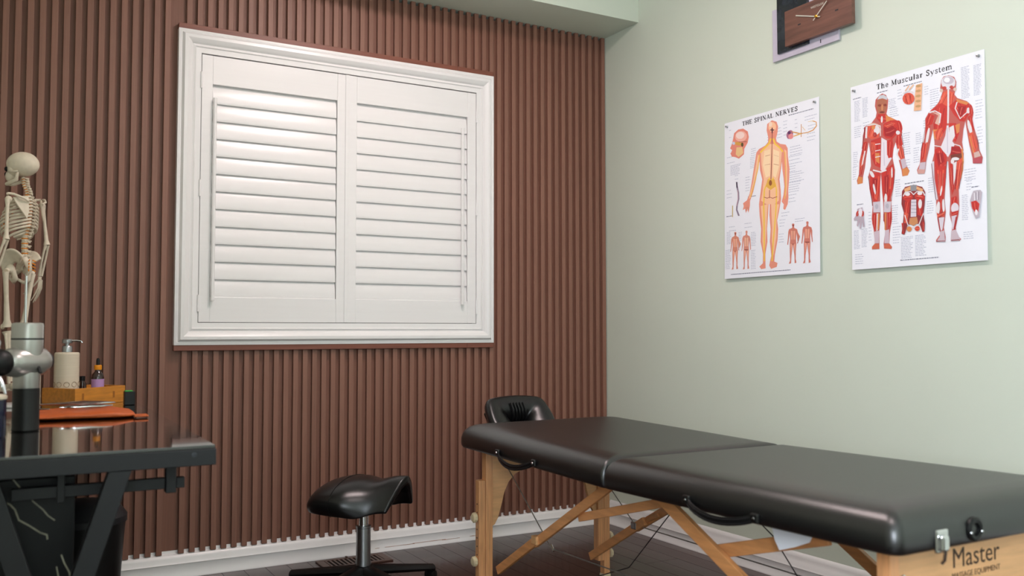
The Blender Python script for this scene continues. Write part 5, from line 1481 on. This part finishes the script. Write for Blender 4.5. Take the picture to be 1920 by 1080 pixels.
for sx in (-1, 1):
    skb(MB().tube([V(.015*sx, .06, 1.392), V(.07*sx, .045, 1.405), V(.13*sx, -.005, 1.412), V(.165*sx, -.035, 1.415)], [.010*S, .008*S, .008*S, .010*S], 8), 'clavicle')
    # shoulder blade: thin triangular plate with spine ridge
    pts = [(.062, -.118, 1.405), (.150, -.070, 1.392), (.145, -.082, 1.36), (.105, -.122, 1.275), (.085, -.130, 1.245), (.068, -.130, 1.30)]
    f_ = [V(sx*p[0], p[1], p[2]) for p in pts]; g_ = [V(sx*p[0], p[1]+.009, p[2]) for p in pts]; n = len(pts)
    b = MB().add(f_+g_, [tuple(range(n)), tuple(range(2*n-1, n-1, -1))]+[(i, n+i, n+(i+1) % n, (i+1) % n) for i in range(n)])
    b.tube([V(.066*sx, -.128, 1.368), V(.11*sx, -.122, 1.388), V(.155*sx, -.075, 1.412), V(.178*sx, -.045, 1.415)], [.006*S, .008*S, .010*S, .010*S], 6)
    skb(b, 'shoulder_blade')
    ar = empty('arm', parent=sk)
    sh_, el, wr_ = V(.178*sx, -.045, 1.375), V(.205*sx, -.065, 1.085), V(.225*sx, .00, .855)
    def mix(a, c, t): return a*(1-t)+c*t
    b = MB().ball(sh_+Vector((-.004*sx, 0, .0)), .024*S, .024*S, .024*S, 12, 8)
    b.tube([sh_, mix(sh_, el, .15), mix(sh_, el, .5), mix(sh_, el, .88), el], [.020*S, .013*S, .0115*S, .015*S, .024*S], 10)
    skb(b, 'humerus', parent=ar)
    for off in (-1, 1):
        o_ = Vector((.012*S*off, 0, 0))
        skb(MB().tube([el+o_*.9, mix(el, wr_, .2)+o_*1.4, mix(el, wr_, .6)+o_*1.5, wr_+o_], [.013*S, .008*S, .008*S, .011*S], 8), 'forearm_bone', parent=ar)
    b = MB()
    for q in range(6): b.ball(wr_+V(.010*((q % 3)-1), .004, -.012-.013*(q//3))-V(0, 0, 0), .009*S, .008*S, .008*S, 8, 6)
    skb(b, 'wrist_bones', parent=ar)
    for q in range(5):
        sp_ = (q-2)*.014; ln = [.105, .155, .168, .158, .135][q] if q else .105
        base = wr_+Vector((sp_*S*.6, .0, -.030*S)); d_ = Vector((sp_*S*.9+(.03*S*sx*-1 if q == 0 and False else 0), .02*S+(.05*S if q == 0 else 0), -ln*S))
        pp = [base, base+d_*.45, base+d_*.48+Vector((0, .002, 0)), base+d_*.72+Vector((0, .004*S*4, 0)), base+d_+Vector((0, .012*S*3, 0))]
        skb(MB().tube(pp, [.0065*S, .0048*S, .0065*S, .0048*S, .0028*S], 6), 'finger_bone', parent=ar)
# pelvis
pel = empty('pelvis', parent=sk)
for sx in (-1, 1):
    def il(u, v):
        # flared iliac wing as a thick bowl
        a = math.radians(-35+185*u); r0_ = .030+.075*v
        x_ = .050+.030*v*math.sin(a)*.4+.052*v*(.55+.45*math.sin(a)); y_ = -.020+r0_*math.cos(a)*.95; z_ = .905+r0_*math.sin(a)*1.05+.012*v
        return V(sx*x_, y_, z_)
    b = MB(); b.grid(il, 20, 8)
    o = skb(b, 'hip_bone', parent=pel); sm = o.modifiers.new('thick', 'SOLIDIFY'); sm.thickness = .009*S*1.6; sm.offset = 0
    b = MB(); b.ball(V(.085*sx, .0, .885), .034*S, .034*S, .036*S, 12, 8)
    b.tube([V(.080*sx, .0, .89), V(.065*sx, .045, .885), V(.012*sx, .075, .872)], [.016*S, .012*S, .014*S], 8)
    b.tube([V(.080*sx, -.02, .875), V(.065*sx, -.030, .815), V(.050*sx, -.005, .795), V(.030*sx, .045, .825), V(.014*sx, .070, .86)], [.018*S, .019*S, .014*S, .010*S, .012*S], 8)
    skb(b, 'pubic_bone', parent=pel)
b = MB(); b.tube([V(0, -.045, .985), V(0, -.075, .94), V(0, -.090, .885), V(0, -.070, .845), V(0, -.055, .83)], [.045*S, .040*S, .024*S, .011*S, .004*S], 10, flat=((0, 1, 0), .5))
skb(b, 'sacrum', parent=pel)
b = MB()
for k in range(4):
    for sx in (-1, 1): b.tube([V(.014*sx, -.100+.002*k, .955-.022*k), V(.035*sx, -.112, .945-.024*k)], .0045*S, 5)
skb(b, 'nerve_root', 'cart', pel)
# legs
for sx in (-1, 1):
    lg = empty('leg', parent=sk)
    hp, kn, an = V(.088*sx, .0, .885), V(.080*sx, .015, .475), V(.075*sx, -.02, .085)
    gt = V(.135*sx, -.008, .865)
    b = MB().ball(hp, .026*S, .026*S, .026*S, 12, 8)
    b.tube([hp, mix(hp, gt, .6), gt], [.018*S, .018*S, .022*S], 8)
    b.tube([gt, mix(gt, kn, .12), mix(gt, kn, .5), mix(gt, kn, .88), kn], [.022*S, .018*S, .0155*S, .021*S, .036*S], 10)
    skb(b, 'femur', parent=lg)
    skb(MB().ball(kn+Vector((0, .036*S, 0)), .019*S, .011*S, .021*S, 10, 6), 'kneecap', parent=lg)
    b = MB().tube([kn-Vector((0, 0, .035*S)), mix(kn, an, .18), mix(kn, an, .6), an], [.034*S, .020*S, .014*S, .020*S], 10)
    skb(b, 'shin_bone', parent=lg)
    o_ = Vector((.032*S*sx, -.012*S, 0))
    skb(MB().tube([mix(kn, an, .12)+o_, mix(kn, an, .5)+o_, an+o_*.9-Vector((0, 0, .012*S))], [.011*S, .007*S, .011*S], 8), 'calf_bone', parent=lg)
    b = MB().ball(an+Vector((0, -.030*S, -.035*S)), .026*S, .042*S, .030*S, 12, 8)
    b.tube([an+Vector((0, 0, -.03*S)), an+Vector((.004*sx*S, .06*S, -.048*S)), an+Vector((.008*sx*S, .11*S, -.065*S))], [.028*S, .026*S, .024*S], 10, flat=((0, 0, 1), .7))
    for q in range(5):
        x_ = (q-2)*.016*S; b.tube([an+Vector((x_*.8, .10*S, -.066*S)), an+Vector((x_*1.2, .185*S-.012*S*abs(q-1.5), -.076*S))], [.009*S, .006*S], 6)
    skb(b, 'foot', parent=lg)
# stand
stn = empty('stand', parent=sk)
MB().lathe([(.001, 0), (.068, 0), (.070, .003), (.068, .010), (.001, .012)], n=32).build('stand_base', 'white', stn)
MB().tube([(0, -.030, .012), (0, -.030, FZ+.86*S)], .0042, 10).build('stand_pole', 'chrome', stn)
